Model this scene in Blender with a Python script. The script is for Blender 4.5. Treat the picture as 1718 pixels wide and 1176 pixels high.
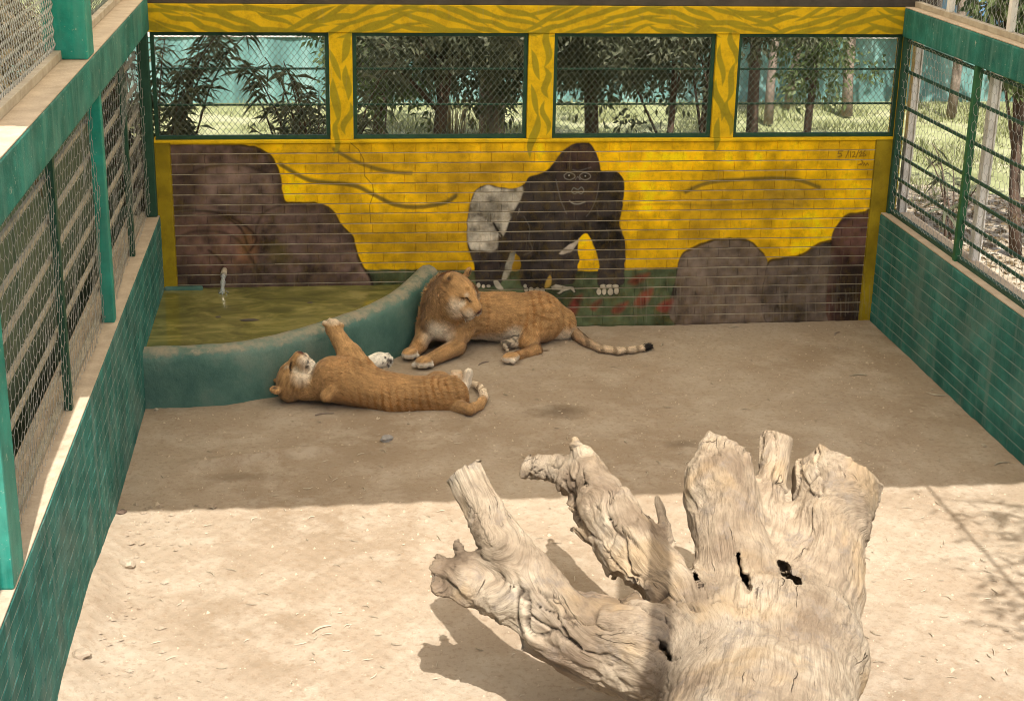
import bpy, bmesh, math, random
import numpy as np
from mathutils import Vector, Matrix

random.seed(7)
rng = np.random.default_rng(11)
for o in list(bpy.data.objects):
    bpy.data.objects.remove(o)
scene = bpy.context.scene
COL = scene.collection

# ------------------------------------------------------------------ camera
CAM_F, CAM_PITCH, CAM_YAW, CAM_ROLL = 2593.0, math.radians(19.31), math.radians(7.10), math.radians(1.16)
CAM_C = np.array([-0.870, -13.383, 4.5])
_F = np.array([math.sin(CAM_YAW) * math.cos(CAM_PITCH), math.cos(CAM_YAW) * math.cos(CAM_PITCH), -math.sin(CAM_PITCH)])
_R = np.array([math.cos(CAM_YAW), -math.sin(CAM_YAW), 0.0])
_U = np.cross(_R, _F)
_c, _s = math.cos(CAM_ROLL), math.sin(CAM_ROLL)
_R, _U = _c * _R + _s * _U, -_s * _R + _c * _U
cam_data = bpy.data.cameras.new('camera')
cam_data.sensor_width = 36.0
cam_data.lens = CAM_F / 1718.0 * 36.0
cam_data.clip_start = 0.1
cam_data.clip_end = 2000.0
cam = bpy.data.objects.new('camera', cam_data)
COL.objects.link(cam)
cam.matrix_world = Matrix(((_R[0], _U[0], -_F[0], CAM_C[0]), (_R[1], _U[1], -_F[1], CAM_C[1]), (_R[2], _U[2], -_F[2], CAM_C[2]), (0, 0, 0, 1)))
scene.camera = cam

# ------------------------------------------------------------------ world, sun, exposure
SUN = np.array([0.036, -0.63, 1.0])
SUN = SUN / np.linalg.norm(SUN)
world = bpy.data.worlds.new('World')
scene.world = world
world.use_nodes = True
wn = world.node_tree
sky = wn.nodes.new('ShaderNodeTexSky')
sky.sky_type = 'NISHITA'
sky.sun_disc = False
sky.sun_elevation = math.asin(SUN[2])
sky.sun_rotation = math.atan2(SUN[0], SUN[1])
sky.air_density = 1.0
sky.dust_density = 4.0
sky.ozone_density = 1.0
wn.links.new(sky.outputs[0], wn.nodes['Background'].inputs[0])
wn.nodes['Background'].inputs[1].default_value = 0.075
sun_data = bpy.data.lights.new('sun', 'SUN')
sun_data.energy = 3.3
sun_data.angle = math.radians(0.53)
sun_data.color = (1.0, 0.965, 0.90)
sun = bpy.data.objects.new('sun', sun_data)
COL.objects.link(sun)
sun.rotation_euler = Vector(SUN).to_track_quat('Z', 'Y').to_euler()
sun.location = (0, -10, 20)
scene.view_settings.view_transform = 'Standard'
scene.view_settings.look = 'None'
scene.view_settings.gamma = 1.0
scene.view_settings.exposure = 1.30
scene.cycles.max_bounces = 8
scene.cycles.diffuse_bounces = 5
scene.cycles.use_adaptive_sampling = True
scene.cycles.adaptive_threshold = 0.02
scene.cycles.use_denoising = True
scene.cycles.filter_width = 1.0
scene.cycles.denoising_prefilter = 'ACCURATE'

# ------------------------------------------------------------------ helpers
def ray(u, v):
    return _F + _R * (u - 859.0) / CAM_F - _U * (v - 588.0) / CAM_F
def atz(u, v, z=0.0):
    d = ray(u, v)
    return CAM_C + d * (z - CAM_C[2]) / d[2]
def aty(u, v, y=0.0):
    d = ray(u, v)
    return CAM_C + d * (y - CAM_C[1]) / d[1]

def tag(o, label=None, cat=None, group=None, kind=None):
    if label: o['label'] = label
    if cat: o['category'] = cat
    if group: o['group'] = group
    if kind: o['kind'] = kind
    return o
def empty(name, loc=(0, 0, 0)):
    o = bpy.data.objects.new(name, None)
    o.location = loc
    o.empty_display_size = 0.1
    COL.objects.link(o)
    return o
def link(name, me, mat=None, parent=None, loc=None, rot=None):
    o = bpy.data.objects.new(name, me)
    COL.objects.link(o)
    if mat is not None and len(me.materials) == 0:
        me.materials.append(mat)
    if parent is not None:
        o.parent = parent
        # parents are unrotated empties / meshes at known locations: keep world placement
        o.matrix_parent_inverse = Matrix.Translation(-world_loc(parent))
    if loc is not None: o.location = loc
    if rot is not None: o.rotation_euler = rot
    return o
def world_loc(o):
    v = Vector(o.location)
    p = o.parent
    if p is not None:
        v = Vector(o.location)      # children keep world placement through the parent inverse
    return v
def mesh_np(name, verts, faces, smooth=False):
    me = bpy.data.meshes.new(name)
    verts = np.asarray(verts, dtype=np.float32)
    if isinstance(faces, np.ndarray):
        n, k = faces.shape
        me.vertices.add(len(verts)); me.vertices.foreach_set('co', verts.ravel())
        me.loops.add(n * k); me.loops.foreach_set('vertex_index', faces.astype(np.int32).ravel())
        me.polygons.add(n)
        me.polygons.foreach_set('loop_start', np.arange(0, n * k, k, dtype=np.int32))
        me.polygons.foreach_set('loop_total', np.full(n, k, dtype=np.int32))
        me.update(calc_edges=True); me.validate()
    else:
        me.from_pydata([tuple(v) for v in verts], [], faces)
        me.update()
    if smooth:
        me.polygons.foreach_set('use_smooth', np.ones(len(me.polygons), dtype=bool))
    return me

class MB:
    """collects shapes into one mesh"""
    def __init__(self): self.v = []; self.f = []
    def add(self, vs, fs):
        n = len(self.v)
        self.v += [tuple(map(float, p)) for p in vs]
        self.f += [tuple(i + n for i in f) for f in fs]
    def box(self, x0, x1, y0, y1, z0, z1, bev=0.0):
        if bev <= 0:
            vs = [(x, y, z) for x in (x0, x1) for y in (y0, y1) for z in (z0, z1)]
            self.add(vs, [(0, 1, 3, 2), (4, 6, 7, 5), (0, 4, 5, 1), (2, 3, 7, 6), (0, 2, 6, 4), (1, 5, 7, 3)])
            return
        bm = bmesh.new()
        bmesh.ops.create_cube(bm, size=1.0)
        for w in bm.verts:
            w.co = Vector(((x0 + x1) / 2 + w.co.x * (x1 - x0), (y0 + y1) / 2 + w.co.y * (y1 - y0), (z0 + z1) / 2 + w.co.z * (z1 - z0)))
        bmesh.ops.bevel(bm, geom=list(bm.edges), offset=bev, segments=2, affect='EDGES', profile=0.6)
        bm.verts.index_update()
        self.add([w.co[:] for w in bm.verts], [tuple(q.index for q in f.verts) for f in bm.faces])
        bm.free()
    def tube(self, pts, r, n=6, caps=True):
        pts = [np.array(p, float) for p in pts]
        rr = r if hasattr(r, '__len__') else [r] * len(pts)
        rings = []
        up = None
        for i, p in enumerate(pts):
            d = pts[min(i + 1, len(pts) - 1)] - pts[max(i - 1, 0)]
            d = d / (np.linalg.norm(d) + 1e-12)
            if up is None:
                a = np.array([0, 0, 1.0]) if abs(d[2]) < 0.9 else np.array([1.0, 0, 0])
            else: a = up
            sx = np.cross(d, a); sx /= np.linalg.norm(sx) + 1e-12
            up = np.cross(sx, d)
            rings.append([p + rr[i] * (math.cos(2 * math.pi * k / n) * sx + math.sin(2 * math.pi * k / n) * up) for k in range(n)])
        vs = [q for rg in rings for q in rg]
        fs = []
        for i in range(len(pts) - 1):
            for k in range(n):
                k2 = (k + 1) % n
                fs.append((i * n + k, i * n + k2, (i + 1) * n + k2, (i + 1) * n + k))
        if caps:
            fs.append(tuple(range(n))[::-1]); fs.append(tuple((len(pts) - 1) * n + k for k in range(n)))
        self.add(vs, fs)
    def build(self, name, mat, parent=None, smooth=False):
        me = bpy.data.meshes.new(name)
        me.from_pydata(self.v, [], self.f)
        me.update()
        if smooth:
            me.polygons.foreach_set('use_smooth', np.ones(len(me.polygons), dtype=bool))
        return link(name, me, mat, parent)

# lattice value noise for geometry
_H = rng.random((64, 64, 64)).astype(np.float32)
def vnoise(p):
    p = np.asarray(p, dtype=np.float32)
    i = np.floor(p).astype(np.int32); f = p - i
    f = f * f * (3 - 2 * f)
    i0 = i & 63; i1 = (i + 1) & 63
    def h(a, b, c): return _H[a, b, c]
    x0, y0, z0 = i0[..., 0], i0[..., 1], i0[..., 2]; x1, y1, z1 = i1[..., 0], i1[..., 1], i1[..., 2]
    fx, fy, fz = f[..., 0], f[..., 1], f[..., 2]
    a = h(x0, y0, z0) * (1 - fx) + h(x1, y0, z0) * fx
    b = h(x0, y1, z0) * (1 - fx) + h(x1, y1, z0) * fx
    c = h(x0, y0, z1) * (1 - fx) + h(x1, y0, z1) * fx
    d = h(x0, y1, z1) * (1 - fx) + h(x1, y1, z1) * fx
    return (a * (1 - fy) + b * fy) * (1 - fz) + (c * (1 - fy) + d * fy) * fz
def fbm(p, oct=4):
    s = 0; a = 0.5; p = np.asarray(p, dtype=np.float32)
    for k in range(oct):
        s = s + a * vnoise(p + 7.3 * k); p = p * 2.03; a *= 0.5
    return s

# ------------------------------------------------------------------ materials
def lin(r, g, b):
    f = lambda c: (c / 255.0 / 12.92) if c / 255.0 <= 0.04045 else ((c / 255.0 + 0.055) / 1.055) ** 2.4
    return (f(r), f(g), f(b), 1.0)
class NT:
    def __init__(self, name):
        self.m = bpy.data.materials.new(name); self.m.use_nodes = True
        self.t = self.m.node_tree; self.b = self.t.nodes['Principled BSDF']
    def n(self, typ, **kw):
        x = self.t.nodes.new(typ)
        for k, v in kw.items():
            if k.startswith('i_'):
                x.inputs[k[2:].replace('_', ' ')].default_value = v
            else: setattr(x, k, v)
        return x
    def l(self, a, b): self.t.links.new(a, b)
    def noise(self, vec, scale, detail=4, rough=0.6, dist=0.0):
        x = self.n('ShaderNodeTexNoise'); x.inputs['Scale'].default_value = scale
        x.inputs['Detail'].default_value = detail; x.inputs['Roughness'].default_value = rough
        x.inputs['Distortion'].default_value = dist
        if vec is not None: self.l(vec, x.inputs['Vector'])
        return x.outputs['Fac']
    def ramp(self, fac, stops):
        x = self.n('ShaderNodeValToRGB'); cr = x.color_ramp
        while len(cr.elements) < len(stops): cr.elements.new(0.5)
        for e, (p, c) in zip(cr.elements, stops): e.position = p; e.color = c if len(c) == 4 else (*c, 1)
        self.l(fac, x.inputs['Fac'])
        return x.outputs['Color']
    def mix(self, fac, a, b, blend='MIX'):
        x = self.n('ShaderNodeMix', data_type='RGBA', blend_type=blend)
        for s, val in ((x.inputs[0], fac), (x.inputs[6], a), (x.inputs[7], b)):
            if isinstance(val, bpy.types.NodeSocket): self.l(val, s)
            else: s.default_value = val
        return x.outputs[2]
    def pos(self): return self.n('ShaderNodeNewGeometry').outputs['Position']
    def mapping(self, vec, scale=(1, 1, 1), rot=(0, 0, 0), loc=(0, 0, 0)):
        x = self.n('ShaderNodeMapping'); x.inputs['Scale'].default_value = scale
        x.inputs['Rotation'].default_value = rot; x.inputs['Location'].default_value = loc
        self.l(vec, x.inputs['Vector']); return x.outputs[0]
    def bump(self, h, strength=0.3, dist=0.01):
        x = self.n('ShaderNodeBump'); x.inputs['Strength'].default_value = strength; x.inputs['Distance'].default_value = dist
        self.l(h, x.inputs['Height']); self.l(x.outputs[0], self.b.inputs['Normal'])
        return x
    def base(self, c):
        if isinstance(c, bpy.types.NodeSocket): self.l(c, self.b.inputs['Base Color'])
        else: self.b.inputs['Base Color'].default_value = c
    def rough(self, r):
        if isinstance(r, bpy.types.NodeSocket): self.l(r, self.b.inputs['Roughness'])
        else: self.b.inputs['Roughness'].default_value = r
    def spec(self, s): self.b.inputs['Specular IOR Level'].default_value = s
BLACK, WHITE = (0, 0, 0, 1), (1, 1, 1, 1)

def plain(name, c, c2=None, scale=8.0, rough=0.7, bump=0.0, bscale=40.0, metal=0.0, spec=0.3):
    t = NT(name); p = t.pos()
    if c2 is None: t.base(c)
    else: t.base(t.ramp(t.noise(p, scale, 5, 0.65), [(0.3, c), (0.72, c2)]))
    t.rough(rough); t.spec(spec); t.b.inputs['Metallic'].default_value = metal
    if bump: t.bump(t.noise(p, bscale, 5, 0.6), bump, 0.01)
    return t.m

def paint_mat(name, c, chip, dust, chipamt=0.60, bump=0.35, wear=0.5, rough=0.6, spec=0.25):
    """old paint over masonry or steel: tone variation, run-off streaks, chips, scratches and dust"""
    t = NT(name); p = t.pos()
    tone = t.noise(p, 3.0, 6, 0.65)
    dark = tuple(x * 0.74 for x in c[:3]) + (1,); lite = tuple(min(1, x * 1.4 + 0.006) for x in c[:3]) + (1,)
    col = t.ramp(tone, [(0.36, dark), (0.5, c), (0.64, lite)])
    st = t.noise(t.mapping(p, (11, 11, 0.9)), 1.0, 5, 0.65)
    col = t.mix(t.ramp(st, [(0.50, BLACK), (0.66, (wear, wear, wear, 1))]), col, dust)
    big = t.noise(p, 1.1, 6, 0.7)
    col = t.mix(t.ramp(big, [(0.48, BLACK), (0.64, (wear, wear, wear, 1))]), col, dust)
    ch = t.noise(p, 11.0, 8, 0.78)
    col = t.mix(t.ramp(ch, [(chipamt, BLACK), (chipamt + 0.025, (0.85, 0.85, 0.85, 1))]), col, chip)
    ch2 = t.noise(p, 45.0, 5, 0.7)
    col = t.mix(t.ramp(ch2, [(chipamt + 0.03, BLACK), (chipamt + 0.06, (0.7, 0.7, 0.7, 1))]), col, chip)
    t.base(col); t.rough(rough); t.spec(spec)
    hm = t.n('ShaderNodeMath', operation='SUBTRACT'); t.l(t.noise(p, 60, 5, 0.65), hm.inputs[0]); t.l(ch, hm.inputs[1])
    t.bump(hm.outputs[0], bump, 0.006)
    return t.m

M = {}
TEAL = (0.016, 0.118, 0.092, 1)
M['teal_brick'] = paint_mat('teal_painted_brick', (0.032, 0.132, 0.108, 1), (0.32, 0.34, 0.28, 1), (0.14, 0.195, 0.165, 1), 0.66, 0.4, 0.5, 0.85, 0.1)
M['teal_beam'] = paint_mat('teal_painted_concrete', (0.012, 0.125, 0.095, 1), (0.34, 0.37, 0.30, 1), (0.10, 0.22, 0.175, 1), 0.625, 0.5, 0.55, 0.65, 0.2)
M['teal_steel'] = paint_mat('teal_painted_steel', (0.006, 0.200, 0.150, 1), (0.36, 0.42, 0.34, 1), (0.07, 0.26, 0.20, 1), 0.63, 0.3, 0.5, 0.5, 0.3)
M['dark_green_steel'] = plain('dark_green_steel', (0.010, 0.045, 0.028, 1), (0.022, 0.075, 0.045, 1), 14, 0.5)
M['green_post'] = plain('green_post_paint', (0.012, 0.075, 0.030, 1), (0.03, 0.12, 0.05, 1), 10, 0.5)
M['wire'] = plain('galvanised_wire', (0.46, 0.45, 0.40, 1), (0.22, 0.21, 0.18, 1), 30, 0.5)
M['wire_dark'] = plain('dark_painted_wire', (0.10, 0.125, 0.10, 1), (0.19, 0.21, 0.17, 1), 30, 0.6)
M['dusty_cap'] = plain('dusty_concrete_cap', (0.50, 0.40, 0.29, 1), (0.34, 0.27, 0.19, 1), 7, 0.9, 0.5, 50)
M['dusty_bar'] = plain('dusty_bar', (0.38, 0.325, 0.235, 1), (0.22, 0.20, 0.145, 1), 9, 0.9, 0.4, 60)
M['rail'] = plain('old_pale_rail_paint', (0.46, 0.40, 0.30, 1), (0.30, 0.24, 0.17, 1), 9, 0.7, 0.2, 60)
M['mortar'] = plain('pale_mortar', (0.17, 0.13, 0.08, 1), (0.50, 0.44, 0.33, 1), 3.0, 0.95, 0.4, 80)
M['mortar_green'] = plain('pale_green_mortar', (0.10, 0.17, 0.14, 1), (0.34, 0.37, 0.31, 1), 2.3, 0.95, 0.4, 80)
M['white_post'] = plain('weathered_white_paint', (0.52, 0.48, 0.43, 1), (0.78, 0.75, 0.70, 1), 6, 0.6, 0.2, 40)
t = NT('translucent_roof_sheet'); p = t.pos()
c_ = t.ramp(t.noise(p, 1.5, 4, 0.6), [(0.35, (0.90, 0.80, 0.62, 1)), (0.65, (0.95, 0.87, 0.71, 1))]); t.base(c_); t.rough(0.6)
tr = t.n('ShaderNodeBsdfTranslucent'); t.l(c_, tr.inputs[0]); mx = t.n('ShaderNodeMixShader'); mx.inputs[0].default_value = 0.90  # translucency chosen to let warm fill light into the shaded half
t.l(t.b.outputs[0], mx.inputs[1]); t.l(tr.outputs[0], mx.inputs[2]); t.l(mx.outputs[0], t.t.nodes['Material Output'].inputs['Surface']); M['roof'] = t.m
M['timber'] = plain('dark_timber', (0.05, 0.042, 0.035, 1), (0.09, 0.075, 0.06, 1), 6, 0.8)

# ------------------------------------------------------------------ layout numbers (metres)
XL, XR = -2.319, 4.191           # inner faces of the low side walls
BX0, BX1 = -2.350, 4.335           # back wall extent
Z_SILL, Z_BEAM0, Z_BEAM1 = 1.735, 2.672, 2.905
Z_LEDL, Z_LEDR = 1.097, 1.053
YN = -9.2                        # near end of side walls
WIN = [(-2.330, -0.830), (-0.631, 0.890), (1.116, 2.555), (2.757, 4.262)]

# ------------------------------------------------------------------ ground outside and enclosure floor
t = NT('lawn_soil'); p = t.pos()
t.base(t.ramp(t.noise(p, 1.1, 6, 0.7), [(0.35, (0.20, 0.21, 0.09, 1)), (0.5, (0.30, 0.31, 0.15, 1)), (0.65, (0.42, 0.40, 0.25, 1))]))
t.rough(1.0); t.spec(0.1); t.bump(t.noise(p, 40, 5, 0.7), 0.6, 0.03); M['lawn'] = t.m
g = MB(); g.add([(-300, -300, -0.03), (300, -300, -0.03), (300, 400, -0.03), (-300, 400, -0.03)], [(0, 1, 2, 3)])
tag(g.build('ground', M['lawn']), kind='structure')

t = NT('leaf_littered_soil'); p = t.pos()
t.base(t.ramp(t.noise(p, 5.0, 7, 0.75), [(0.35, (0.22, 0.17, 0.11, 1)), (0.5, (0.38, 0.31, 0.22, 1)), (0.68, (0.62, 0.56, 0.46, 1))]))
t.rough(1.0); t.spec(0.1); t.bump(t.noise(p, 30, 6, 0.7), 0.7, 0.03); M['soil'] = t.m
g = MB(); g.add([(4.5, -8, -0.022), (9.0, -8, -0.022), (8.6, 4.2, -0.022), (6.8, 5.6, -0.022), (4.5, 5.2, -0.022)], [(0, 1, 2, 3, 4)])
tag(g.build('path', M['soil']), kind='structure')

def floor_z(x, y):
    q = np.stack([x, y, np.zeros_like(x)], -1)
    z = 0.030 * (fbm(q * 0.9, 3) - 0.45) + 0.016 * (fbm(q * 4.0 + 3.1, 3) - 0.45) + 0.016 * (fbm(q * 14.0 + 8.1, 2) - 0.45)
    # sand swept against the left wall in the sunny half
    s = np.clip((-3.6 - y) / 1.2, 0, 1)
    z = z + s * 0.11 * np.exp(-((x - XL) / 0.16) ** 2) * (0.55 + 0.9 * vnoise(q * 3.0))
    # scuffed ridge of earth
    ry = -3.05 + 0.26 * (x + 2.1) + 0.08 * (vnoise(q * 3.3) - 0.5)
    z = z + 0.035 * np.exp(-((y - ry) / 0.07) ** 2) * np.clip((x + 2.1) / 0.3, 0, 1) * np.clip((-0.75 - x) / 0.3, 0, 1) * (0.4 + 1.2 * vnoise(q * 9))
    # edge of an older concrete slab
    e = (y + 1.52) - 0.62 * (x - 0.32)
    m = np.clip((x - 0.25) / 0.12, 0, 1) * np.clip((1.25 - x) / 0.12, 0, 1)
    z = z - 0.014 * m * np.clip(-e / 0.03, 0, 1) * np.clip((e + 0.6) / 0.5, 0, 1)
    return z
nx, ny = 380, 520
gx = np.linspace(-2.34, 4.24, nx); gy = np.linspace(-9.3, 0.02, ny)
X, Y = np.meshgrid(gx, gy, indexing='ij')
Z = floor_z(X, Y)
idx = np.arange(nx * ny).reshape(nx, ny)
F = np.stack([idx[:-1, :-1], idx[1:, :-1], idx[1:, 1:], idx[:-1, 1:]], -1).reshape(-1, 4)
me = mesh_np('enclosure_floor', np.stack([X, Y, Z], -1).reshape(-1, 3), F, True)
t = NT('dusty_earth_floor'); p = t.pos()
big = t.noise(p, 0.55, 5, 0.6); mid = t.noise(p, 2.6, 7, 0.7); fine = t.noise(p, 26, 6, 0.72); grit = t.noise(p, 120, 3, 0.7)
col = t.ramp(big, [(0.36, (0.250, 0.187, 0.126, 1)), (0.50, (0.305, 0.237, 0.168, 1)), (0.64, (0.345, 0.280, 0.206, 1))])
col = t.mix(t.ramp(mid, [(0.47, BLACK), (0.62, (0.55, 0.55, 0.55, 1))]), col, (0.41, 0.342, 0.262, 1))
col = t.mix(t.ramp(fine, [(0.50, BLACK), (0.66, (0.55, 0.55, 0.55, 1))]), col, (0.22, 0.15, 0.092, 1))
col = t.mix(t.ramp(grit, [(0.62, BLACK), (0.72, (0.35, 0.35, 0.35, 1))]), col, (0.60, 0.52, 0.42, 1))
# damp / soiled blotches
def blot(cx, cy, rx, ry, k):
    global col
    d = t.n('ShaderNodeVectorMath', operation='LENGTH')
    t.l(t.mapping(p, (1 / rx, 1 / ry, 0), (0, 0, 0), (-cx / rx, -cy / ry, 0)), d.inputs[0])
    a = t.n('ShaderNodeMath', operation='MULTIPLY_ADD'); t.l(mid, a.inputs[0]); a.inputs[1].default_value = 0.6; hd = t.n('ShaderNodeMath', operation='MULTIPLY'); t.l(d.outputs['Value'], hd.inputs[0]); hd.inputs[1].default_value = 0.5; t.l(hd.outputs[0], a.inputs[2])
    col = t.mix(t.ramp(a.outputs[0], [(0.38, (k, k, k, 1)), (0.70, BLACK)]), col, (0.085, 0.055, 0.033, 1))
for u, v, rx, ry, k in [(935, 690, 0.36, 0.26, 0.62), (1150, 745, 0.24, 0.14, 0.45), (915, 588, 0.07, 0.05, 0.9), (760, 640, 0.10, 0.05, 0.4), (1330, 800, 0.4, 0.12, 0.3), (400, 800, 0.5, 0.12, 0.28)]:
    q = atz(u, v, 0); blot(q[0], q[1], rx, ry, k)
t.base(col); t.rough(0.95); t.spec(0.15)
hm = t.n('ShaderNodeMath', operation='ADD'); t.l(fine, hm.inputs[0]); t.l(grit, hm.inputs[1])
t.bump(hm.outputs[0], 0.55, 0.012)
M['floor'] = t.m
floor = tag(link('enclosure_floor', me, M['floor']), kind='structure')

# ------------------------------------------------------------------ the mural, painted into a texture in wall space (x, z)
MX0, MX1, MZ0, MZ1 = BX0, BX1, 0.0, 2.95
MW, MH = 1704, 708
px_x = MX0 + (np.arange(MW) + 0.5) / MW * (MX1 - MX0)
px_z = MZ0 + (np.arange(MH) + 0.5) / MH * (MZ1 - MZ0)
PX, PZ = np.meshgrid(px_x, px_z)                       # rows = z upward
Q3 = np.stack([PX, PZ, np.zeros_like(PX)], -1)
img = np.zeros((MH, MW, 3), np.float32)
def W(pts):                                            # photo pixels -> wall (x, z)
    return [(a[0], a[2]) for a in (aty(u, v, 0.0) for u, v in pts)]
def smooth_poly(pts, n=6, closed=True):
    P = np.array(pts, float); N = len(P); out = []
    rngN = N if closed else N - 1
    for i in range(rngN):
        if closed: p0, p1, p2, p3 = P[i - 1], P[i], P[(i + 1) % N], P[(i + 2) % N]
        else: p0, p1, p2, p3 = P[max(i - 1, 0)], P[i], P[i + 1], P[min(i + 2, N - 1)]
        for k in range(n):
            s = k / n
            out.append(0.5 * ((2 * p1) + (-p0 + p2) * s + (2 * p0 - 5 * p1 + 4 * p2 - p3) * s * s + (-p0 + 3 * p1 - 3 * p2 + p3) * s ** 3))
    if not closed: out.append(P[-1])
    return out
def region(w, pad):
    a = np.array(w)
    i0 = max(0, int((a[:, 0].min() - pad - MX0) / (MX1 - MX0) * MW)); i1 = min(MW, int((a[:, 0].max() + pad - MX0) / (MX1 - MX0) * MW) + 2)
    j0 = max(0, int((a[:, 1].min() - pad - MZ0) / (MZ1 - MZ0) * MH)); j1 = min(MH, int((a[:, 1].max() + pad - MZ0) / (MZ1 - MZ0) * MH) + 2)
    return (slice(j0, max(j1, j0 + 1)), slice(i0, max(i1, i0 + 1)))
def seg_dist(x, z, w, closed):
    d = np.full(x.shape, 9.0, np.float32); n = len(w)
    for i in range(n if closed else n - 1):
        a = w[i]; b = w[(i + 1) % n]
        vx, vz = b[0] - a[0], b[1] - a[1]; L = vx * vx + vz * vz + 1e-12
        s = np.clip(((x - a[0]) * vx + (z - a[1]) * vz) / L, 0, 1)
        d = np.minimum(d, np.hypot(x - a[0] - s * vx, z - a[1] - s * vz))
    return d
def inside(x, z, w):
    r = np.zeros(x.shape, bool); n = len(w)
    for i in range(n):
        a = w[i]; b = w[(i + 1) % n]
        if a[1] == b[1]: continue
        c = ((a[1] > z) != (b[1] > z)) & (x < (b[0] - a[0]) * (z - a[1]) / (b[1] - a[1]) + a[0])
        r ^= c
    return r
def blend(sl, m, c):
    img[sl] = img[sl] * (1 - m[..., None]) + np.asarray(c, np.float32)[..., :3] * m[..., None]
def fill(pts, c, soft=0.004, sm=True, op=1.0, wob=0.006, tex=0.0, seed=0.0):
    w = W(pts)
    if sm: w = smooth_poly(w)
    sl = region(w, soft + 0.02); x, z = PX[sl], PZ[sl]
    q = Q3[sl]
    wx = x + wob * (vnoise(q * 22 + seed) - 0.5) * 2; wz = z + wob * (vnoise(q * 22 + 9.7 + seed) - 0.5) * 2
    d = seg_dist(wx, wz, w, True); d = np.where(inside(wx, wz, w), -d, d)
    m = np.clip(0.5 - d / (2 * soft), 0, 1) * op
    c = np.array(c[:3], np.float32)
    if tex > 0:
        c = c * np.clip(1 + tex * (3.0 * (fbm(q * 14 + seed, 4)[..., None] - 0.47) + 2.6 * (fbm(q * 3.5 + seed + 3, 3)[..., None] - 0.44)), 0.25, 2.6)
    blend(sl, m, np.broadcast_to(c, x.shape + (3,)))
def stroke(pts, c, wd=0.008, soft=0.004, sm=True, op=1.0):
    w = W(pts)
    if sm and len(w) > 2: w = smooth_poly(w, 5, False)
    sl = region(w, wd + soft + 0.01); x, z = PX[sl], PZ[sl]
    d = seg_dist(x, z, w, False) - wd / 2
    blend(sl, np.clip(0.5 - d / (2 * soft), 0, 1) * op, np.broadcast_to(np.array(c[:3], np.float32), x.shape + (3,)))

YEL = np.array((0.95, 0.545, 0.002)); OCH = np.array((0.36, 0.205, 0.012)); OLV = np.array((0.235, 0.165, 0.016))
n1 = fbm(Q3 * 1.6, 4)[..., None]; n2 = fbm(Q3 * 7.0 + 4.0, 4)[..., None]
img[:] = YEL * np.clip(1.0 + 1.5 * (n2 - 0.47), 0.5, 1.35)
img[:] = img * (1 - np.clip((n1 - 0.48) * 3.0, 0, 0.42)) + OCH * np.clip((n1 - 0.48) * 3.0, 0, 0.42)
# sooty ochre clouds
for pts, op in [([(495, 250), (700, 245), (880, 250), (860, 300), (760, 330), (640, 300), (540, 290)], 0.50),
                ([(580, 360), (660, 350), (720, 390), (700, 445), (640, 455), (600, 420)], 0.55),
                ([(700, 300), (800, 290), (790, 440), (740, 450), (690, 380)], 0.40),
                ([(1150, 300), (1300, 290), (1390, 310), (1360, 350), (1250, 360), (1170, 400), (1140, 350)], 0.55),
                ([(1380, 262), (1480, 255), (1480, 300), (1400, 300)], 0.25)]:
    fill(pts, OCH, 0.10, op=op, tex=0.4)
# painted ground strip
fill([(250, 455), (700, 452), (1000, 455), (1140, 450), (1500, 445), (1500, 570), (250, 570)], (0.085, 0.110, 0.055), 0.008, sm=False, tex=0.5)
# long grey-green boughs
BOU = (0.085, 0.075, 0.025)
for pts, wd in [([(470, 275), (520, 302), (590, 310), (625, 325), (660, 342), (700, 347), (745, 340), (765, 328)], 0.034),
                ([(560, 250), (600, 272), (650, 287), (690, 290)], 0.024),
                ([(1150, 322), (1190, 306), (1260, 300), (1330, 300), (1375, 314)], 0.026)]:
    stroke(pts, BOU, wd, 0.012, op=0.85); stroke([(u, v + 3) for u, v in pts], (0.03, 0.032, 0.015), wd * 0.35, 0.008, op=0.6)
stroke([(1050, 345), (1120, 342), (1200, 345), (1290, 338), (1340, 345)], (0.16, 0.10, 0.02), 0.012, 0.012, op=0.55)
fill([(1290, 320), (1345, 318), (1350, 350), (1300, 355)], (0.22, 0.14, 0.02), 0.05, op=0.5, tex=0.6)
# rocks, left
RK = (0.120, 0.076, 0.064)
rockL = [(285, 246), (350, 244), (420, 248), (450, 262), (466, 290), (474, 335), (490, 342), (530, 343), (556, 356), (572, 382), (590, 400), (602, 440), (620, 470), (612, 490), (500, 500), (288, 500)]
fill([(u + (3 if u > 300 else 0), v - 3) for u, v in rockL], (0.02, 0.015, 0.012), 0.006, op=0.95)
fill(rockL, RK, 0.008, tex=0.75, seed=2.0)
fill([(340, 290), (400, 275), (450, 285), (465, 330), (420, 345), (350, 335)], (0.20, 0.135, 0.115), 0.07, op=0.8, tex=0.6)
fill([(300, 380), (380, 365), (420, 400), (400, 460), (320, 460)], (0.17, 0.090, 0.070), 0.07, op=0.7, tex=0.7)
fill([(405, 390), (430, 395), (425, 440), (400, 450)], (0.26, 0.12, 0.055), 0.04, op=0.65, tex=0.7)
fill([(455, 405), (480, 412), (485, 440), (455, 445)], (0.13, 0.10, 0.035), 0.03, op=0.6, tex=0.5)
stroke([(292, 352), (360, 356), (400, 372), (430, 398), (420, 420)], (0.022, 0.014, 0.012), 0.022, 0.012, op=0.9)
stroke([(380, 365), (405, 385), (415, 410)], (0.022, 0.014, 0.012), 0.018, 0.010, op=0.9)
stroke([(292, 355), (340, 352), (420, 356), (520, 360)], (0.22, 0.18, 0.15), 0.008, 0.006, op=0.45)
stroke([(350, 420), (372, 440), (370, 470)], (0.022, 0.014, 0.012), 0.018, 0.010, op=0.8)
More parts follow.
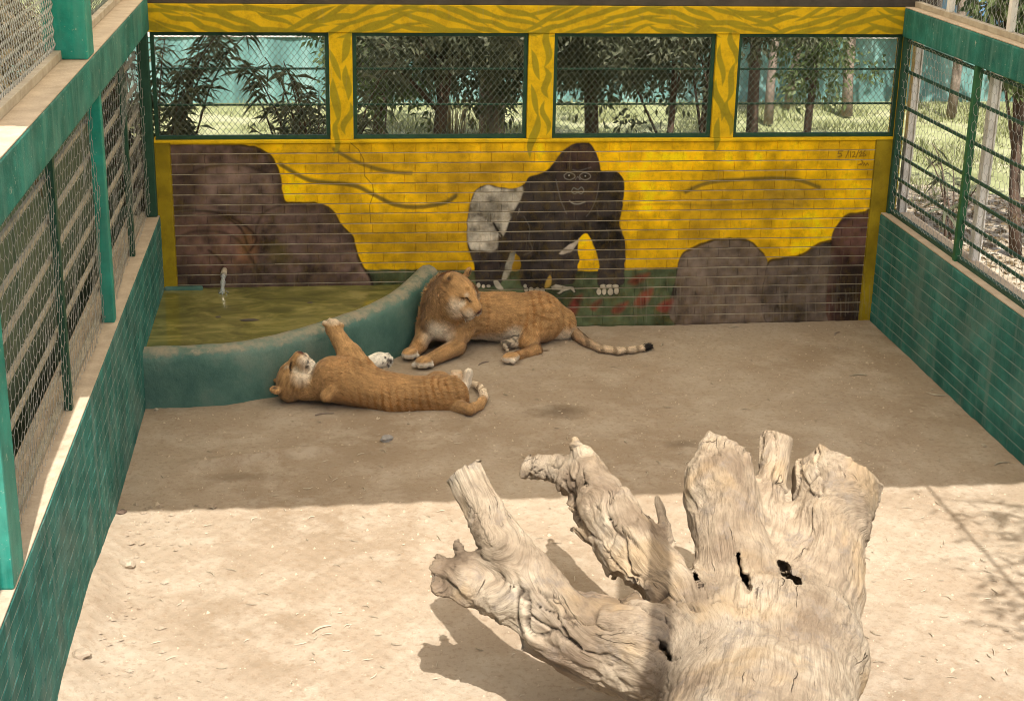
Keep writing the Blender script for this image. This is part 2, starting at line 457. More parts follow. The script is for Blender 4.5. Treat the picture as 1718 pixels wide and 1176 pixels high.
for pts in ([(300, 300), (340, 282), (400, 276), (445, 290)], [(296, 400), (330, 388), (380, 392), (410, 415), (440, 470)], [(470, 345), (440, 360), (425, 400)], [(500, 400), (520, 425), (515, 470)]):
    stroke(pts, (0.024, 0.015, 0.013), 0.018, 0.014, op=0.75)
# rocks, right
for poly, c in [([(1134, 545), (1136, 460), (1146, 428), (1188, 408), (1210, 404), (1250, 405), (1272, 420), (1290, 450), (1296, 545)], (0.135, 0.100, 0.078)),
                ([(1290, 545), (1286, 452), (1312, 436), (1345, 430), (1372, 412), (1400, 408), (1420, 440), (1425, 545)], (0.105, 0.080, 0.066)),
                ([(1392, 545), (1395, 420), (1398, 392), (1418, 365), (1448, 360), (1480, 358), (1480, 545)], (0.085, 0.042, 0.036))]:
    fill([(u, v - 4) if v < 540 else (u, v) for u, v in poly], (0.02, 0.014, 0.012), 0.007, op=0.9)
    fill(poly, c, 0.007, tex=0.7, seed=5.0)
fill([(1400, 455), (1480, 450), (1480, 545), (1410, 545)], (0.022, 0.018, 0.016), 0.06, op=0.7, tex=0.5)
for pts, c_, op in [([(1150, 440), (1200, 415), (1250, 420), (1262, 460), (1200, 480), (1155, 475)], (0.21, 0.16, 0.125), .7), ([(1300, 450), (1350, 440), (1390, 425), (1395, 470), (1330, 490)], (0.165, 0.125, 0.10), .6),
                    ([(1405, 400), (1425, 372), (1470, 370), (1470, 400), (1430, 420)], (0.15, 0.075, 0.062), .7), ([(480, 360), (540, 352), (565, 385), (580, 430), (520, 440), (470, 400)], (0.155, 0.10, 0.085), .6),
                    ([(290, 255), (330, 252), (335, 330), (292, 345)], (0.055, 0.036, 0.030), .6), ([(288, 440), (400, 460), (520, 455), (600, 470), (600, 490), (288, 492)], (0.050, 0.034, 0.028), .6)]:
    fill(pts, c_, 0.07, op=op, tex=0.6, seed=op * 9)
# red flowers in the painted grass
for u, v, a, b in [(965, 512, 12, 18), (1000, 512, 10, 9), (1040, 516, 14, 10), (1080, 500, 16, 16), (1115, 512, 14, 10), (1072, 468, 18, 10), (1120, 515, 9, 10)]:
    fill([(u - a, v + b * 0.6), (u - a * 0.3, v - b * 0.5), (u + a, v - b), (u + a * 0.5, v + b * 0.3), (u - a * 0.2, v + b)], (0.22, 0.035, 0.028), 0.02, op=0.75, tex=0.7, seed=u * 0.1)
# gorilla (photo pixels via the enlarged crop: x0 760, y0 230, scale 4.2)
G = lambda pts: [(760 + x / 4.2, 230 + y / 4.2) for x, y in pts]
INK = (0.016, 0.013, 0.013); FUR = (0.036, 0.029, 0.027)
body = G([(495, 340), (540, 285), (640, 250), (700, 195), (770, 105), (830, 65), (880, 45), (960, 45), (1000, 95), (1030, 180), (1045, 240), (1110, 240), (1165, 255), (1200, 310), (1205, 400), (1190, 500), (1172, 610), (1205, 720), (1215, 830), (1205, 950), (1190, 1040), (1030, 1050), (1025, 930), (1015, 820), (985, 750), (945, 680), (890, 715), (880, 800), (890, 880), (870, 960), (840, 1030), (700, 1045), (650, 1060), (500, 1060), (470, 960), (470, 860), (430, 815), (400, 830), (350, 1000), (300, 1040), (170, 1045), (150, 900), (110, 790), (100, 660), (110, 530), (140, 410), (185, 360), (245, 338), (330, 355), (420, 365)])
fill(body, INK, 0.012, tex=0.3); fill(body, FUR, 0.004, tex=0.7, seed=1.0)
fill(G([(150, 400), (185, 365), (245, 342), (330, 360), (420, 368), (490, 352), (480, 430), (430, 520), (395, 600), (360, 690), (340, 700), (320, 690), (315, 770), (280, 812), (200, 800), (120, 785), (103, 660), (112, 530)]), (0.36, 0.325, 0.265), 0.008, tex=0.9, seed=3.0)
stroke(G([(285, 605), (310, 650), (345, 700)]), INK, 0.020, 0.006)
for i in range(70):
    x0 = rng.uniform(125, 470); y0 = rng.uniform(370, 770)
    if x0 > 330 and y0 > 560: continue
    stroke(G([(x0, y0), (x0 + rng.uniform(-10, 10), y0 + rng.uniform(20, 50))]), (0.22, 0.20, 0.17) if rng.random() < 0.6 else (0.50, 0.47, 0.40), 0.005, 0.004, op=0.5)
fill(G([(785, 110), (880, 60), (955, 60), (1000, 130), (1010, 230), (780, 235), (730, 220)]), (0.055, 0.032, 0.028), 0.03, op=0.9, tex=0.6)
fill(G([(725, 300), (760, 235), (880, 215), (1000, 240), (1030, 320), (1000, 450), (960, 540), (860, 560), (790, 540), (750, 420)]), (0.045, 0.030, 0.028), 0.03, op=0.8, tex=0.4)
fill(G([(505, 350), (620, 290), (720, 320), (740, 420), (600, 470), (520, 440)]), (0.045, 0.036, 0.032), 0.05, op=0.7, tex=0.6)
GRY = (0.20, 0.19, 0.18)
stroke(G([(725, 300), (745, 390), (760, 450), (800, 540)]), GRY, 0.007, 0.005, op=0.6)
stroke(G([(1030, 320), (1010, 430), (970, 520), (940, 560)]), GRY, 0.006, 0.005, op=0.5)
stroke(G([(845, 232), (880, 240), (920, 230), (970, 215)]), GRY, 0.008, 0.006, op=0.5)
for cx in (820, 930):
    k = 1 if cx == 820 else -1
    stroke(G([(cx - 38, 270), (cx - 10, 252), (cx + 30, 262), (cx + 38, 285), (cx + 5, 302), (cx - 30, 292), (cx - 38, 270)]), (0.30, 0.28, 0.25), 0.006, 0.004, op=0.9)
    fill(G([(cx - 14, 262), (cx + 12, 262), (cx + 14, 288), (cx - 12, 288)]), (0.01, 0.01, 0.01), 0.004)
    fill(G([(cx - 5, 268), (cx + 4, 268), (cx + 4, 276), (cx - 5, 276)]), (0.45, 0.42, 0.36), 0.003)
stroke(G([(865, 300), (880, 280), (895, 302)]), (0.28, 0.26, 0.24), 0.005, 0.004, op=0.8)
stroke(G([(835, 385), (850, 360), (880, 372), (905, 355), (922, 378), (905, 400), (880, 392), (855, 400), (835, 385)]), (0.26, 0.27, 0.25), 0.007, 0.004, op=0.85)
stroke(G([(820, 450), (850, 470), (890, 472), (930, 458)]), (0.42, 0.40, 0.35), 0.008, 0.005, op=0.9)
stroke(G([(835, 440), (880, 446), (925, 440)]), (0.01, 0.01, 0.01), 0.008, 0.005)
fill(G([(750, 825), (800, 775), (870, 730), (890, 710), (880, 750), (820, 815)]), (0.40, 0.34, 0.27), 0.005, tex=0.5)
fill(G([(890, 720), (945, 685), (985, 760), (1015, 830), (1022, 935), (885, 935), (892, 860), (882, 800)]), YEL, 0.004, tex=0.2)
fill(G([(405, 818), (440, 815), (425, 900), (400, 960), (375, 1005), (345, 1000), (360, 940), (385, 870)]), (0.33, 0.31, 0.24), 0.006, tex=0.5)
fill(G([(440, 840), (475, 850), (470, 935), (415, 938)]), OCH, 0.005, tex=0.3)
fill(G([(650, 1060), (660, 1010), (688, 975), (690, 1040)]), (0.45, 0.28, 0.06), 0.006)
for k in range(16):
    x0 = rng.uniform(490, 1160); y0 = rng.uniform(480, 900)
    stroke(G([(x0, y0), (x0 + rng.uniform(-25, 25), y0 + rng.uniform(30, 80))]), (0.10, 0.09, 0.085), 0.006, 0.006, op=0.4)
stroke(G([(500, 560), (540, 640), (535, 720), (560, 800), (500, 830)]), (0.16, 0.15, 0.13), 0.006, 0.006, op=0.5)
TOE = (0.52, 0.46, 0.35)
def toes(lst, top):
    for x, y, rx, ry in lst:
        el = lambda k: G([(x + rx * k * math.cos(a), y + ry * k * math.sin(a)) for a in np.linspace(0, 2 * math.pi, 9)[:-1]])
        fill(el(1.35), INK, 0.003, op=0.8, wob=0); fill(el(1.0), TOE, 0.003, wob=0.002, tex=0.4)
toes([(1028, 1090, 17, 22), (1065, 1088, 15, 24), (1110, 1090, 20, 24), (1152, 1085, 18, 24), (1060, 1052, 24, 14), (1105, 1050, 26, 12), (1145, 1050, 22, 12)], 0)
toes([(515, 1075, 14, 18), (550, 1078, 16, 20), (595, 1082, 19, 22), (632, 1085, 17, 22), (508, 1050, 12, 14), (180, 1045, 14, 18), (215, 1052, 12, 12), (250, 1050, 14, 10)], 0)
fill(G([(285, 1015), (310, 1010), (340, 1040), (352, 1070), (330, 1075), (300, 1050)]), TOE, 0.004, tex=0.4)
fill(G([(685, 1050), (720, 1035), (800, 1048), (850, 1055), (865, 1090), (855, 1102), (825, 1080), (780, 1095), (745, 1112), (728, 1100), (760, 1082), (710, 1080), (690, 1078)]), INK, 0.008, sm=False)
fill(G([(690, 1052), (720, 1040), (800, 1053), (845, 1060), (858, 1090), (850, 1096), (825, 1074), (780, 1088), (745, 1104), (733, 1098), (765, 1078), (710, 1075), (695, 1072)]), TOE, 0.004, sm=False, tex=0.4)
# painter's date and initials
S5 = (0.10, 0.05, 0.01)
for pts in [[(1414, 254), (1407, 254), (1406, 258), (1411, 258), (1412, 262), (1406, 264)], [(1419, 265), (1424, 253)], [(1427, 255), (1427, 264)], [(1430, 256), (1434, 255), (1434, 259), (1430, 264), (1435, 263)],
            [(1436, 265), (1441, 252)], [(1442, 257), (1445, 254), (1446, 257), (1442, 263), (1447, 262)], [(1452, 252), (1448, 258), (1449, 263), (1453, 261), (1450, 258)],
            [(1450, 268), (1445, 270), (1448, 273), (1445, 277), (1440, 277), (1446, 274)], [(1448, 278), (1450, 274), (1452, 278), (1455, 274), (1457, 277)]]:
    stroke(pts, S5, 0.007, 0.004, sm=False)
# band and pillars above the sill: lighter yellow with olive flame-leaves
zs = aty(900, 240, 0)[2]
up = np.clip((PZ - zs) / 0.01 + 0.5, 0, 1)
upc = np.array((0.74, 0.46, 0.010)) * (0.78 + 0.45 * n2)
img[:] = img * (1 - up[..., None]) + upc * up[..., None]
LEAFC = (0.34, 0.27, 0.016)
def leaf(cx, cz, L, wd, ang, bend):
    ts = np.linspace(-0.5, 0.5, 9)
    ca, sa = math.cos(ang), math.sin(ang)
    top = [(s * L, wd * math.cos(math.pi * s) ** 0.8 * 0.5 + bend * math.sin(2 * math.pi * s)) for s in ts[1:-1]]
    bot = [(s * L, -wd * math.cos(math.pi * s) ** 0.8 * 0.5 + bend * math.sin(2 * math.pi * s)) for s in ts[1:-1]]
    pts = [(-0.5 * L, 0)] + top + [(0.5 * L, 0)] + bot[::-1]
    w = [(cx + x * ca - z * sa, cz + x * sa + z * ca) for x, z in pts]
    sl = region(w, 0.02); x, z = PX[sl], PZ[sl]
    d = seg_dist(x, z, w, True); d = np.where(inside(x, z, w), -d, d)
    blend(sl, np.clip(0.5 - d / 0.008, 0, 1) * 0.92, np.broadcast_to(np.array(LEAFC, np.float32), x.shape + (3,)))
for base, sgn in [(-1.5, -1), (0.1, -1), (1.2, 1), (2.65, 1), (3.9, 1)]:
    pass
x = BX0
while x < BX1:
    cyc = 1 if (int((x - BX0) / 1.05) % 2) else -1
    for row in range(3):
        leaf(x + rng.uniform(-.06, .06), 2.70 + row * 0.080 + rng.uniform(-.012, .012), rng.uniform(0.38, 0.62), rng.uniform(0.035, 0.055), cyc * rng.uniform(0.12, 0.45), rng.uniform(0.008, 0.02))
    x += 0.26
for (a, b) in [(WIN[0][1], WIN[1][0]), (WIN[1][1], WIN[2][0]), (WIN[2][1], WIN[3][0])]:
    c0 = (a + b) / 2
    for k in range(6):
        z0 = 1.78 + k * 0.155
        leaf(c0 + (0.05 if k % 2 else -0.05), z0, rng.uniform(0.28, 0.42), rng.uniform(0.05, 0.075), math.pi / 2 + rng.uniform(-.35, .35), rng.uniform(-.03, .03))
# corner strips
for (a, b) in [(BX0 - .01, -2.20), (4.085, BX1 + .01)]:
    m = ((PX > a) & (PX < b) & (PZ < zs + 0.02)).astype(np.float32)
    blend((slice(0, MH), slice(0, MW)), m, np.array((0.33, 0.235, 0.012)) * (0.55 + 0.95 * n2))
# water stain / splash line low on the wall: pale vertical scuffs
for i in range(130):
    x0 = rng.uniform(1050, 1470); y0 = rng.uniform(460, 520)
    stroke([(x0, y0), (x0 + rng.uniform(-1, 1), y0 + rng.uniform(12, 45))], (0.27, 0.24, 0.19), 0.006, 0.006, sm=False, op=rng.uniform(0.1, 0.4))
# hairline crack from the first pillar
stroke([(588, 240), (602, 252), (610, 268), (612, 296), (625, 310), (627, 325), (620, 345), (622, 375)], (0.06, 0.035, 0.01), 0.006, 0.003, sm=False, op=0.9)
img = np.clip(img, 0.004, 1)
mimg = bpy.data.images.new('mural_paint', MW, MH, float_buffer=True)
mimg.colorspace_settings.name = 'Non-Color'
buf = np.ones((MH, MW, 4), np.float32); buf[..., :3] = img
mimg.pixels.foreach_set(buf.ravel()); mimg.update(); mimg.pack()

t = NT('mural_on_brick'); p = t.pos()
sx = t.n('ShaderNodeSeparateXYZ'); t.l(p, sx.inputs[0])
cb = t.n('ShaderNodeCombineXYZ'); t.l(sx.outputs['X'], cb.inputs[0]); t.l(sx.outputs['Z'], cb.inputs[1])
uv = t.mapping(cb.outputs[0], (1 / (MX1 - MX0), 1 / (MZ1 - MZ0), 1), (0, 0, 0), (-MX0 / (MX1 - MX0), -MZ0 / (MZ1 - MZ0), 0))
ti = t.n('ShaderNodeTexImage', image=mimg, extension='EXTEND', interpolation='Cubic'); t.l(uv, ti.inputs[0])
col = ti.outputs[0]
w1 = t.noise(p, 9, 7, 0.75); w2 = t.noise(t.mapping(p, (30, 30, 3)), 1.0, 4, 0.6); w3 = t.noise(p, 70, 4, 0.7)
col = t.mix(t.ramp(w1, [(0.35, (0.35, 0.35, 0.35, 1)), (0.52, BLACK)]), col, (0.16, 0.10, 0.012, 1))
col = t.mix(t.ramp(w2, [(0.60, BLACK), (0.8, (0.25, 0.25, 0.25, 1))]), col, (0.35, 0.28, 0.16, 1))
col = t.mix(t.ramp(w3, [(0.68, BLACK), (0.76, (0.40, 0.40, 0.40, 1))]), col, (0.40, 0.33, 0.20, 1))
# one value per brick
oi = t.n('ShaderNodeObjectInfo')
col = t.mix(t.ramp(oi.outputs['Random'], [(0.0, (0.16, 0.16, 0.16, 1)), (0.6, BLACK)]), col, (0.05, 0.04, 0.02, 1))
t.base(col); t.rough(0.7); t.spec(0.12)
ad = t.n('ShaderNodeMath', operation='ADD'); t.l(w1, ad.inputs[0]); t.l(w3, ad.inputs[1])
t.bump(ad.outputs[0], 0.4, 0.008)
M['mural'] = t.m

# ------------------------------------------------------------------ bricks
_bc = {}
def brick_mesh(L, Hh, variant):
    key = (round(L, 3), variant)
    if key in _bc: return _bc[key]
    r = random.Random(hash(key) & 0xffff)
    D, b, be = 0.055, 0.005, 0.0009
    j = lambda s=0.0014: r.uniform(-s, s)
    vs, fs = [], []
    for (x, z) in ((0, 0), (L, 0), (L, Hh), (0, Hh)): vs.append((x, D, z))
    for (x, z) in ((0, 0), (L, 0), (L, Hh), (0, Hh)): vs.append((x, (0.0035 + j(.0008)), z + j(.0008)))
    for (x, z) in ((be, b), (L - be, b), (L - be, Hh - b), (be, Hh - b)): vs.append((x, j(.0004), z + j()))
    mids = [(L * 0.33, j(.0016), b + j()), (L * 0.66, j(.0016), b + j()), (L * 0.66, j(.0016), Hh - b + j()), (L * 0.33, j(.0016), Hh - b + j())]
    vs += mids                                        # 12..15
    for k in range(4):
        k2 = (k + 1) % 4
        fs.append((k, k2, 4 + k2, 4 + k))
    fs += [(4, 5, 9, 13, 12, 8), (5, 6, 10, 9), (6, 7, 11, 15, 14, 10), (7, 4, 8, 11)]
    fs += [(8, 12, 15, 11), (12, 13, 14, 15), (13, 9, 10, 14)]
    me = bpy.data.meshes.new('brick'); me.from_pydata(vs, [], fs); me.update()
    _bc[key] = me
    return me
def lay_courses(x0, x1, z0, z1, n, L, bed, head, rnd):
    """(x, z, length, height) of every brick of a running bond"""
    out = []; h = (z1 - z0) / n
    for k in range(n):
        x = x0 - (L / 2 if k % 2 else 0)
        while x < x1 - 0.02:
            a = max(x, x0); b2 = min(x + L, x1)
            if b2 - a > 0.03:
                out.append((a + head / 2, z0 + k * h + bed / 2, b2 - a - head, h - bed))
            x += L
    return out
def build_bricks(parent, cells, place, mat, rank, limit=300, jit=0.0022):
    order = sorted(range(len(cells)), key=lambda i: -rank(cells[i]))
    own = set(order[:limit]); rest_v, rest_f = [], []
    for i, (x, z, L, h) in enumerate(cells):
        me = brick_mesh(L, h, i % 5)
        loc, rz = place(x, z)
        dy = random.uniform(-jit, jit)
        if i in own:
            if not me.materials: me.materials.append(mat)
            elif me.materials[0] != mat:
                key = (round(L, 3), i % 5, mat.name)
                if key not in _bc:
                    c = me.copy(); c.materials[0] = mat; _bc[key] = c
                me = _bc[key]
            o = bpy.data.objects.new('brick', me); COL.objects.link(o); o.parent = parent
            o.location = Vector(loc) - Vector(parent.location) + Vector((-math.sin(rz) * dy, math.cos(rz) * dy, 0)); o.rotation_euler = (0, 0, rz)
        else:
            n0 = len(rest_v); ca, sa = math.cos(rz), math.sin(rz)
            for v in me.vertices:
                a, b2, c = v.co; b2 += dy
                rest_v.append((loc[0] + a * ca - b2 * sa, loc[1] + a * sa + b2 * ca, loc[2] + c))
            rest_f += [tuple(q + n0 for q in f.vertices) for f in me.polygons]
    if rest_v:
        me = bpy.data.meshes.new('brick_field'); me.from_pydata(rest_v, [], rest_f); me.update()
        tag(link('brick_field', me, mat, parent), kind='stuff')

# ------------------------------------------------------------------ back wall
bw = tag(empty('mural_wall', (0, 0, 0)), 'brick back wall with yellow gorilla and boulder mural below four mesh windows', 'wall', kind='thing')
m = MB(); m.box(BX0, BX1, 0.0065, 0.20, -0.05, Z_SILL - 0.0005); m.build('wall_core', M['mural'], bw)
for k in range(1, 19):
    z = k * (Z_SILL - 0.012) / 19
    m = MB(); m.box(-2.206, 4.091, 0.0026, 0.03, z - 0.0036, z + 0.0036); m.build('mortar_joint', M['mortar'], bw)
cells = lay_courses(-2.205, 4.09, 0.0, Z_SILL - 0.012, 19, 0.192, 0.0070, 0.0022, random)
def rank_back(c):
    x, z = c[0] + 0.1, c[1]
    if x < 0.05 and z < 0.45: return -1
    if -0.2 < x < 1.3 and z < 0.4: return 0
    return 1 + c[2] + random.random() * 0.02 + z * 0.05
build_bricks(bw, cells, lambda x, z: ((x, 0.0, z), 0.0), M['mural'], rank_back)
m = MB(); m.box(BX0, -2.208, -0.012, 0.19, 0.0, Z_SILL - 0.013, 0.006); m.build('corner_render', M['mural'], bw)
m = MB(); m.box(4.093, BX1, -0.010, 0.19, 0.0, Z_SILL - 0.013, 0.006); m.build('corner_render', M['mural'], bw)
m = MB(); m.box(BX0, BX1, -0.014, 0.21, Z_SILL - 0.0115, Z_SILL + 0.012, 0.004); m.build('sill', M['mural'], bw)
for (a, b) in [(WIN[0][1], WIN[1][0]), (WIN[1][1], WIN[2][0]), (WIN[2][1], WIN[3][0]), (WIN[3][1], BX1)]:
    m = MB(); m.box(a, b, 0.004, 0.19, Z_SILL + 0.0125, Z_BEAM0 - 0.0005, 0.006); m.build('pillar', M['mural'], bw)
m = MB(); m.box(BX0, BX1, -0.006, 0.20, Z_BEAM0, Z_BEAM1, 0.006); m.build('beam', M['mural'], bw)

def chain_link(m, x0, x1, z0, z1, cell, r, tf, depth=0.004, n=3):
    """woven diamond mesh: zigzag wires. tf(a, b, c) -> point, a across, b up, c depth"""
    hw, hh = cell * 0.5, cell * 0.62
    na = int((x1 - x0) / hw) + 1; nb = int((z1 - z0) / hh) + 1
    for i in range(na):
        pts = []
        for k in range(nb + 1):
            a = x0 + i * hw + (hw if (k + i) % 2 else 0) * 1.0 - (hw * 0.0)
            pts.append(tf(min(max(a, x0), x1), min(z0 + k * hh, z1), depth * (1 if k % 2 else -1) + random.uniform(-.002, .002)))
        m.tube(pts, r, n, False)
def hex_wire(name, parent, a0, a1, b0, b1, cell, r, tf, mat, sag=0.0, seed=0):
    """chicken wire as thin three-sided wires, one joined mesh"""
    w = cell; h = cell * 1.15; dz = h * 0.75
    na = int((a1 - a0) / w) + 1; nb = int((b1 - b0) / dz) + 2
    seg = []
    def hexpt(i, k, q):
        cx = a0 + i * w + (w / 2 if k % 2 else 0); cz = b0 + k * dz
        ang = math.pi / 6 + q * math.pi / 3
        return (cx + w / math.sqrt(3) * math.cos(ang), cz + h / 2 * math.sin(ang) * 1.0)
    for k in range(nb):
        for i in range(na):
            P = [hexpt(i, k, q) for q in (5, 0, 1, 2)]
            seg += [(P[0], P[1]), (P[1], P[2]), (P[2], P[3])]
    S = np.array(seg, float)
    keep = (S[:, :, 0].min(1) >= a0 - .01) & (S[:, :, 0].max(1) <= a1 + .01) & (S[:, :, 1].min(1) >= b0 - .01) & (S[:, :, 1].max(1) <= b1 + .01)
    S = S[keep]
    A, B = S[:, 0], S[:, 1]
    def warp(P):
        q = np.stack([P[:, 0] * 3.0, P[:, 1] * 3.0, np.full(len(P), seed * 3.1)], -1)
        j = np.stack([P[:, 0] * 19, P[:, 1] * 19, np.full(len(P), 2.0 + seed)], -1)
        return P[:, 0] + 0.024 * (vnoise(j) - .5), P[:, 1] + 0.024 * (vnoise(j + 5) - .5), sag * (vnoise(q) - 0.4) * 2
    a = np.stack(tf(*warp(A)), -1); b = np.stack(tf(*warp(B)), -1)
    d = b - a; d /= np.linalg.norm(d, axis=1, keepdims=True) + 1e-9
    ref = np.where(np.abs(d[:, 2:3]) < 0.9, np.array([[0, 0, 1.0]]), np.array([[1.0, 0, 0]]))
    s = np.cross(d, ref); s /= np.linalg.norm(s, axis=1, keepdims=True); u = np.cross(s, d)
    V = []
    for q in range(3):
        o = r * (math.cos(q * 2.094) * s + math.sin(q * 2.094) * u); V += [a + o, b + o]
    V = np.stack(V, 1).reshape(-1, 3)                     # 6 per wire: a0 b0 a1 b1 a2 b2
    base = np.arange(len(a))[:, None] * 6
    Fq = np.concatenate([base + np.array([[0, 2, 3, 1]]), base + np.array([[2, 4, 5, 3]]), base + np.array([[4, 0, 1, 5]])], 0)
    return tag(link(name, mesh_np(name, V, Fq), mat, parent), kind='stuff')

for (a, b) in WIN:
    fr = MB()
    y0, y1 = 0.045, 0.085; fw = 0.034
    fr.box(a + .002, b - .002, y0, y1, Z_SILL + .013, Z_SILL + .013 + fw); fr.box(a + .002, b - .002, y0, y1, Z_BEAM0 - fw, Z_BEAM0 - .002)
    fr.box(a + .002, a + fw, y0 + .001, y1 - .001, Z_SILL + .013 + fw, Z_BEAM0 - fw); fr.box(b - fw, b - .002, y0 + .001, y1 - .001, Z_SILL + .013 + fw, Z_BEAM0 - fw)
    fo = fr.build('window_frame', M['dark_green_steel'], bw)
    for z in (2.045, 2.355):
        c = MB(); c.tube([(a + fw, 0.072, z), (b - fw, 0.072, z)], 0.010, 6); c.build('window_bar', M['dark_green_steel'], fo)
    c = MB(); chain_link(c, a + fw, b - fw, Z_SILL + .05, Z_BEAM0 - fw, 0.052, 0.0030, lambda x, z, d: (x, 0.050 + d, z))
    tag(c.build('wire_mesh', M['wire_dark'], fo), kind='stuff')

# ------------------------------------------------------------------ side walls
def side_cells(y0, y1, z1, n, L=0.192):
    return lay_courses(y0, y1, 0.0, z1, n, L, 0.0065, 0.0022, random)
lw = tag(empty('low_brick_wall', (XL, -4, 0)), 'low teal painted brick wall on the left, beside the pool and the sand', 'wall', 'low brick walls along the sides', 'thing')
m = MB(); m.box(XL - 0.28, XL - 0.006, YN, -0.015, -0.05, Z_LEDL - 0.013); m.build('wall_core', M['teal_brick'], lw)
for k in range(1, 12):
    z = k * (Z_LEDL - 0.014) / 12
    m = MB(); m.box(XL - 0.03, XL - 0.0025, YN, -0.0175, z - 0.003, z + 0.003); m.build('mortar_joint', M['mortar_green'], lw)
m = MB(); m.box(XL - 0.28, XL - 0.004, YN, -0.018, Z_LEDL - 0.0125, Z_LEDL, 0.005); m.build('ledge', M['dusty_cap'], lw)
# wall runs along Y: local brick x -> -Y direction, face normal +X  (rotate so that local -y -> +X: rz = +90deg)
cells = side_cells(-0.018 - 9.18, -0.018, Z_LEDL - 0.014, 12)
build_bricks(lw, [(y, z, L, h) for (y, z, L, h) in cells], lambda y, z: ((XL, y, z), math.pi / 2), M['teal_brick'],
             lambda c: (-1 if c[0] < -7.4 else 10 + -c[0]) if c[0] < -1.7 else c[1], jit=0.0005)
rw = tag(empty('low_brick_wall', (XR, -4, 0)), 'low teal painted brick wall on the right, under the barred fence', 'wall', 'low brick walls along the sides', 'thing')
m = MB(); m.box(XR + 0.006, XR + 0.28, YN, -0.015, -0.05, Z_LEDR - 0.013); m.build('wall_core', M['teal_brick'], rw)
for k in range(1, 11):
    z = k * (Z_LEDR - 0.014) / 11
    m = MB(); m.box(XR + 0.0025, XR + 0.03, YN, -0.0175, z - 0.003, z + 0.003); m.build('mortar_joint', M['mortar_green'], rw)
m = MB(); m.box(XR + 0.004, XR + 0.28, YN, -0.018, Z_LEDR - 0.0125, Z_LEDR, 0.005); m.build('ledge', M['dusty_cap'], rw)
cells = [(-c[0], c[1], c[2], c[3]) for c in side_cells(0.018, 9.2, Z_LEDR - 0.014, 11)]
# local +x -> -Y so the face looks towards -X : rz = -90deg, origin at the far end of each brick
build_bricks(rw, cells, lambda y, z: ((XR, y, z), -math.pi / 2), M['teal_brick'],
             lambda c: -1 if c[0] < -5.2 else 10 + c[0], jit=0.0005)

# ------------------------------------------------------------------ left fence on the low wall
lf = tag(empty('barred_fence', (XL - 0.13, -4, Z_LEDL)), 'left fence of dusty horizontal bars and chicken wire under a teal beam', 'fence')
m = MB(); m.box(XL - 0.27, XL - 0.003, YN, -0.0165, 2.690, 2.968, 0.012); m.build('beam', M['teal_beam'], lf)
m = MB(); m.box(XL - 0.27, XL - 0.006, YN, -0.0165, 2.9685, 2.978, 0.003); m.build('beam_cap', M['dusty_cap'], lf)
for z in (1.32, 1.555, 1.79, 2.01, 2.235, 2.475):
    m = MB(); m.box(-2.468, -2.446, -6.40, -0.02, z - 0.014, z + 0.014, 0.003); m.build('bar', M['dusty_bar'], lf)
for y in (-4.62, -1.30):
    m = MB(); m.box(-2.434, -2.392, y - 0.03, y + 0.03, Z_LEDL, 2.69); m.build('post', M['dark_green_steel'], lf)
m = MB(); m.box(-2.43, -2.345, -3.00, -2.90, Z_LEDL, 2.69, 0.008); m.build('post', M['teal_steel'], lf)
m = MB(); m.box(-2.43, -2.335, -0.085, -0.0165, Z_LEDL, 2.69, 0.01); m.build('post', M['dark_green_steel'], lf)
m = MB(); m.box(XL - 0.245, XL - 0.004, -6.88, -6.62, Z_LEDL, 2.69, 0.014); m.build('column', M['teal_steel'], lf)
m = MB(); m.box(-2.480, -2.440, -6.40, -0.02, Z_LEDL, Z_LEDL + 0.035, 0.004); m.build('foot_rail', M['dusty_bar'], lf)
hex_wire('chicken_wire', lf, -6.4, -0.05, Z_LEDL + 0.02, 2.68, 0.088, 0.0019, lambda a, b, c: (-2.400 + c, a, b), M['wire'], 0.022, 1)

# ------------------------------------------------------------------ upper cage above the left beam
lu = tag(empty('upper_fence', (XL - 0.2, -4, 2.98)), 'chain-link upper fence standing on the teal beam at top left', 'fence', 'upper fences on the side beams')
m = MB(); m.box(-2.562, -2.485, YN, -0.02, 2.9785, 3.035, 0.005); m.build('rail', M['rail'], lu)
m = MB(); m.box(-2.558, -2.325, -3.50, -3.22, 2.979, 3.62, 0.012); m.build('post', M['teal_steel'], lu)
m = MB(); m.box(-2.585, -2.56, -3.53, -3.46, 3.036, 3.66, 0.006); m.build('angle_iron', M['teal_steel'], lu)
c = MB(); chain_link(c, -8.9, -3.5, 3.035, 3.95, 0.065, 0.003, lambda a, b, d: (-2.522 + d, a, b), 0.006)
tag(c.build('wire_mesh', M['wire'], lu), kind='stuff')
c = MB(); chain_link(c, -3.2, -0.05, 3.035, 3.55, 0.065, 0.003, lambda a, b, d: (-2.522 + d, a, b), 0.006)
tag(c.build('wire_mesh', M['wire_dark'], lu), kind='stuff')

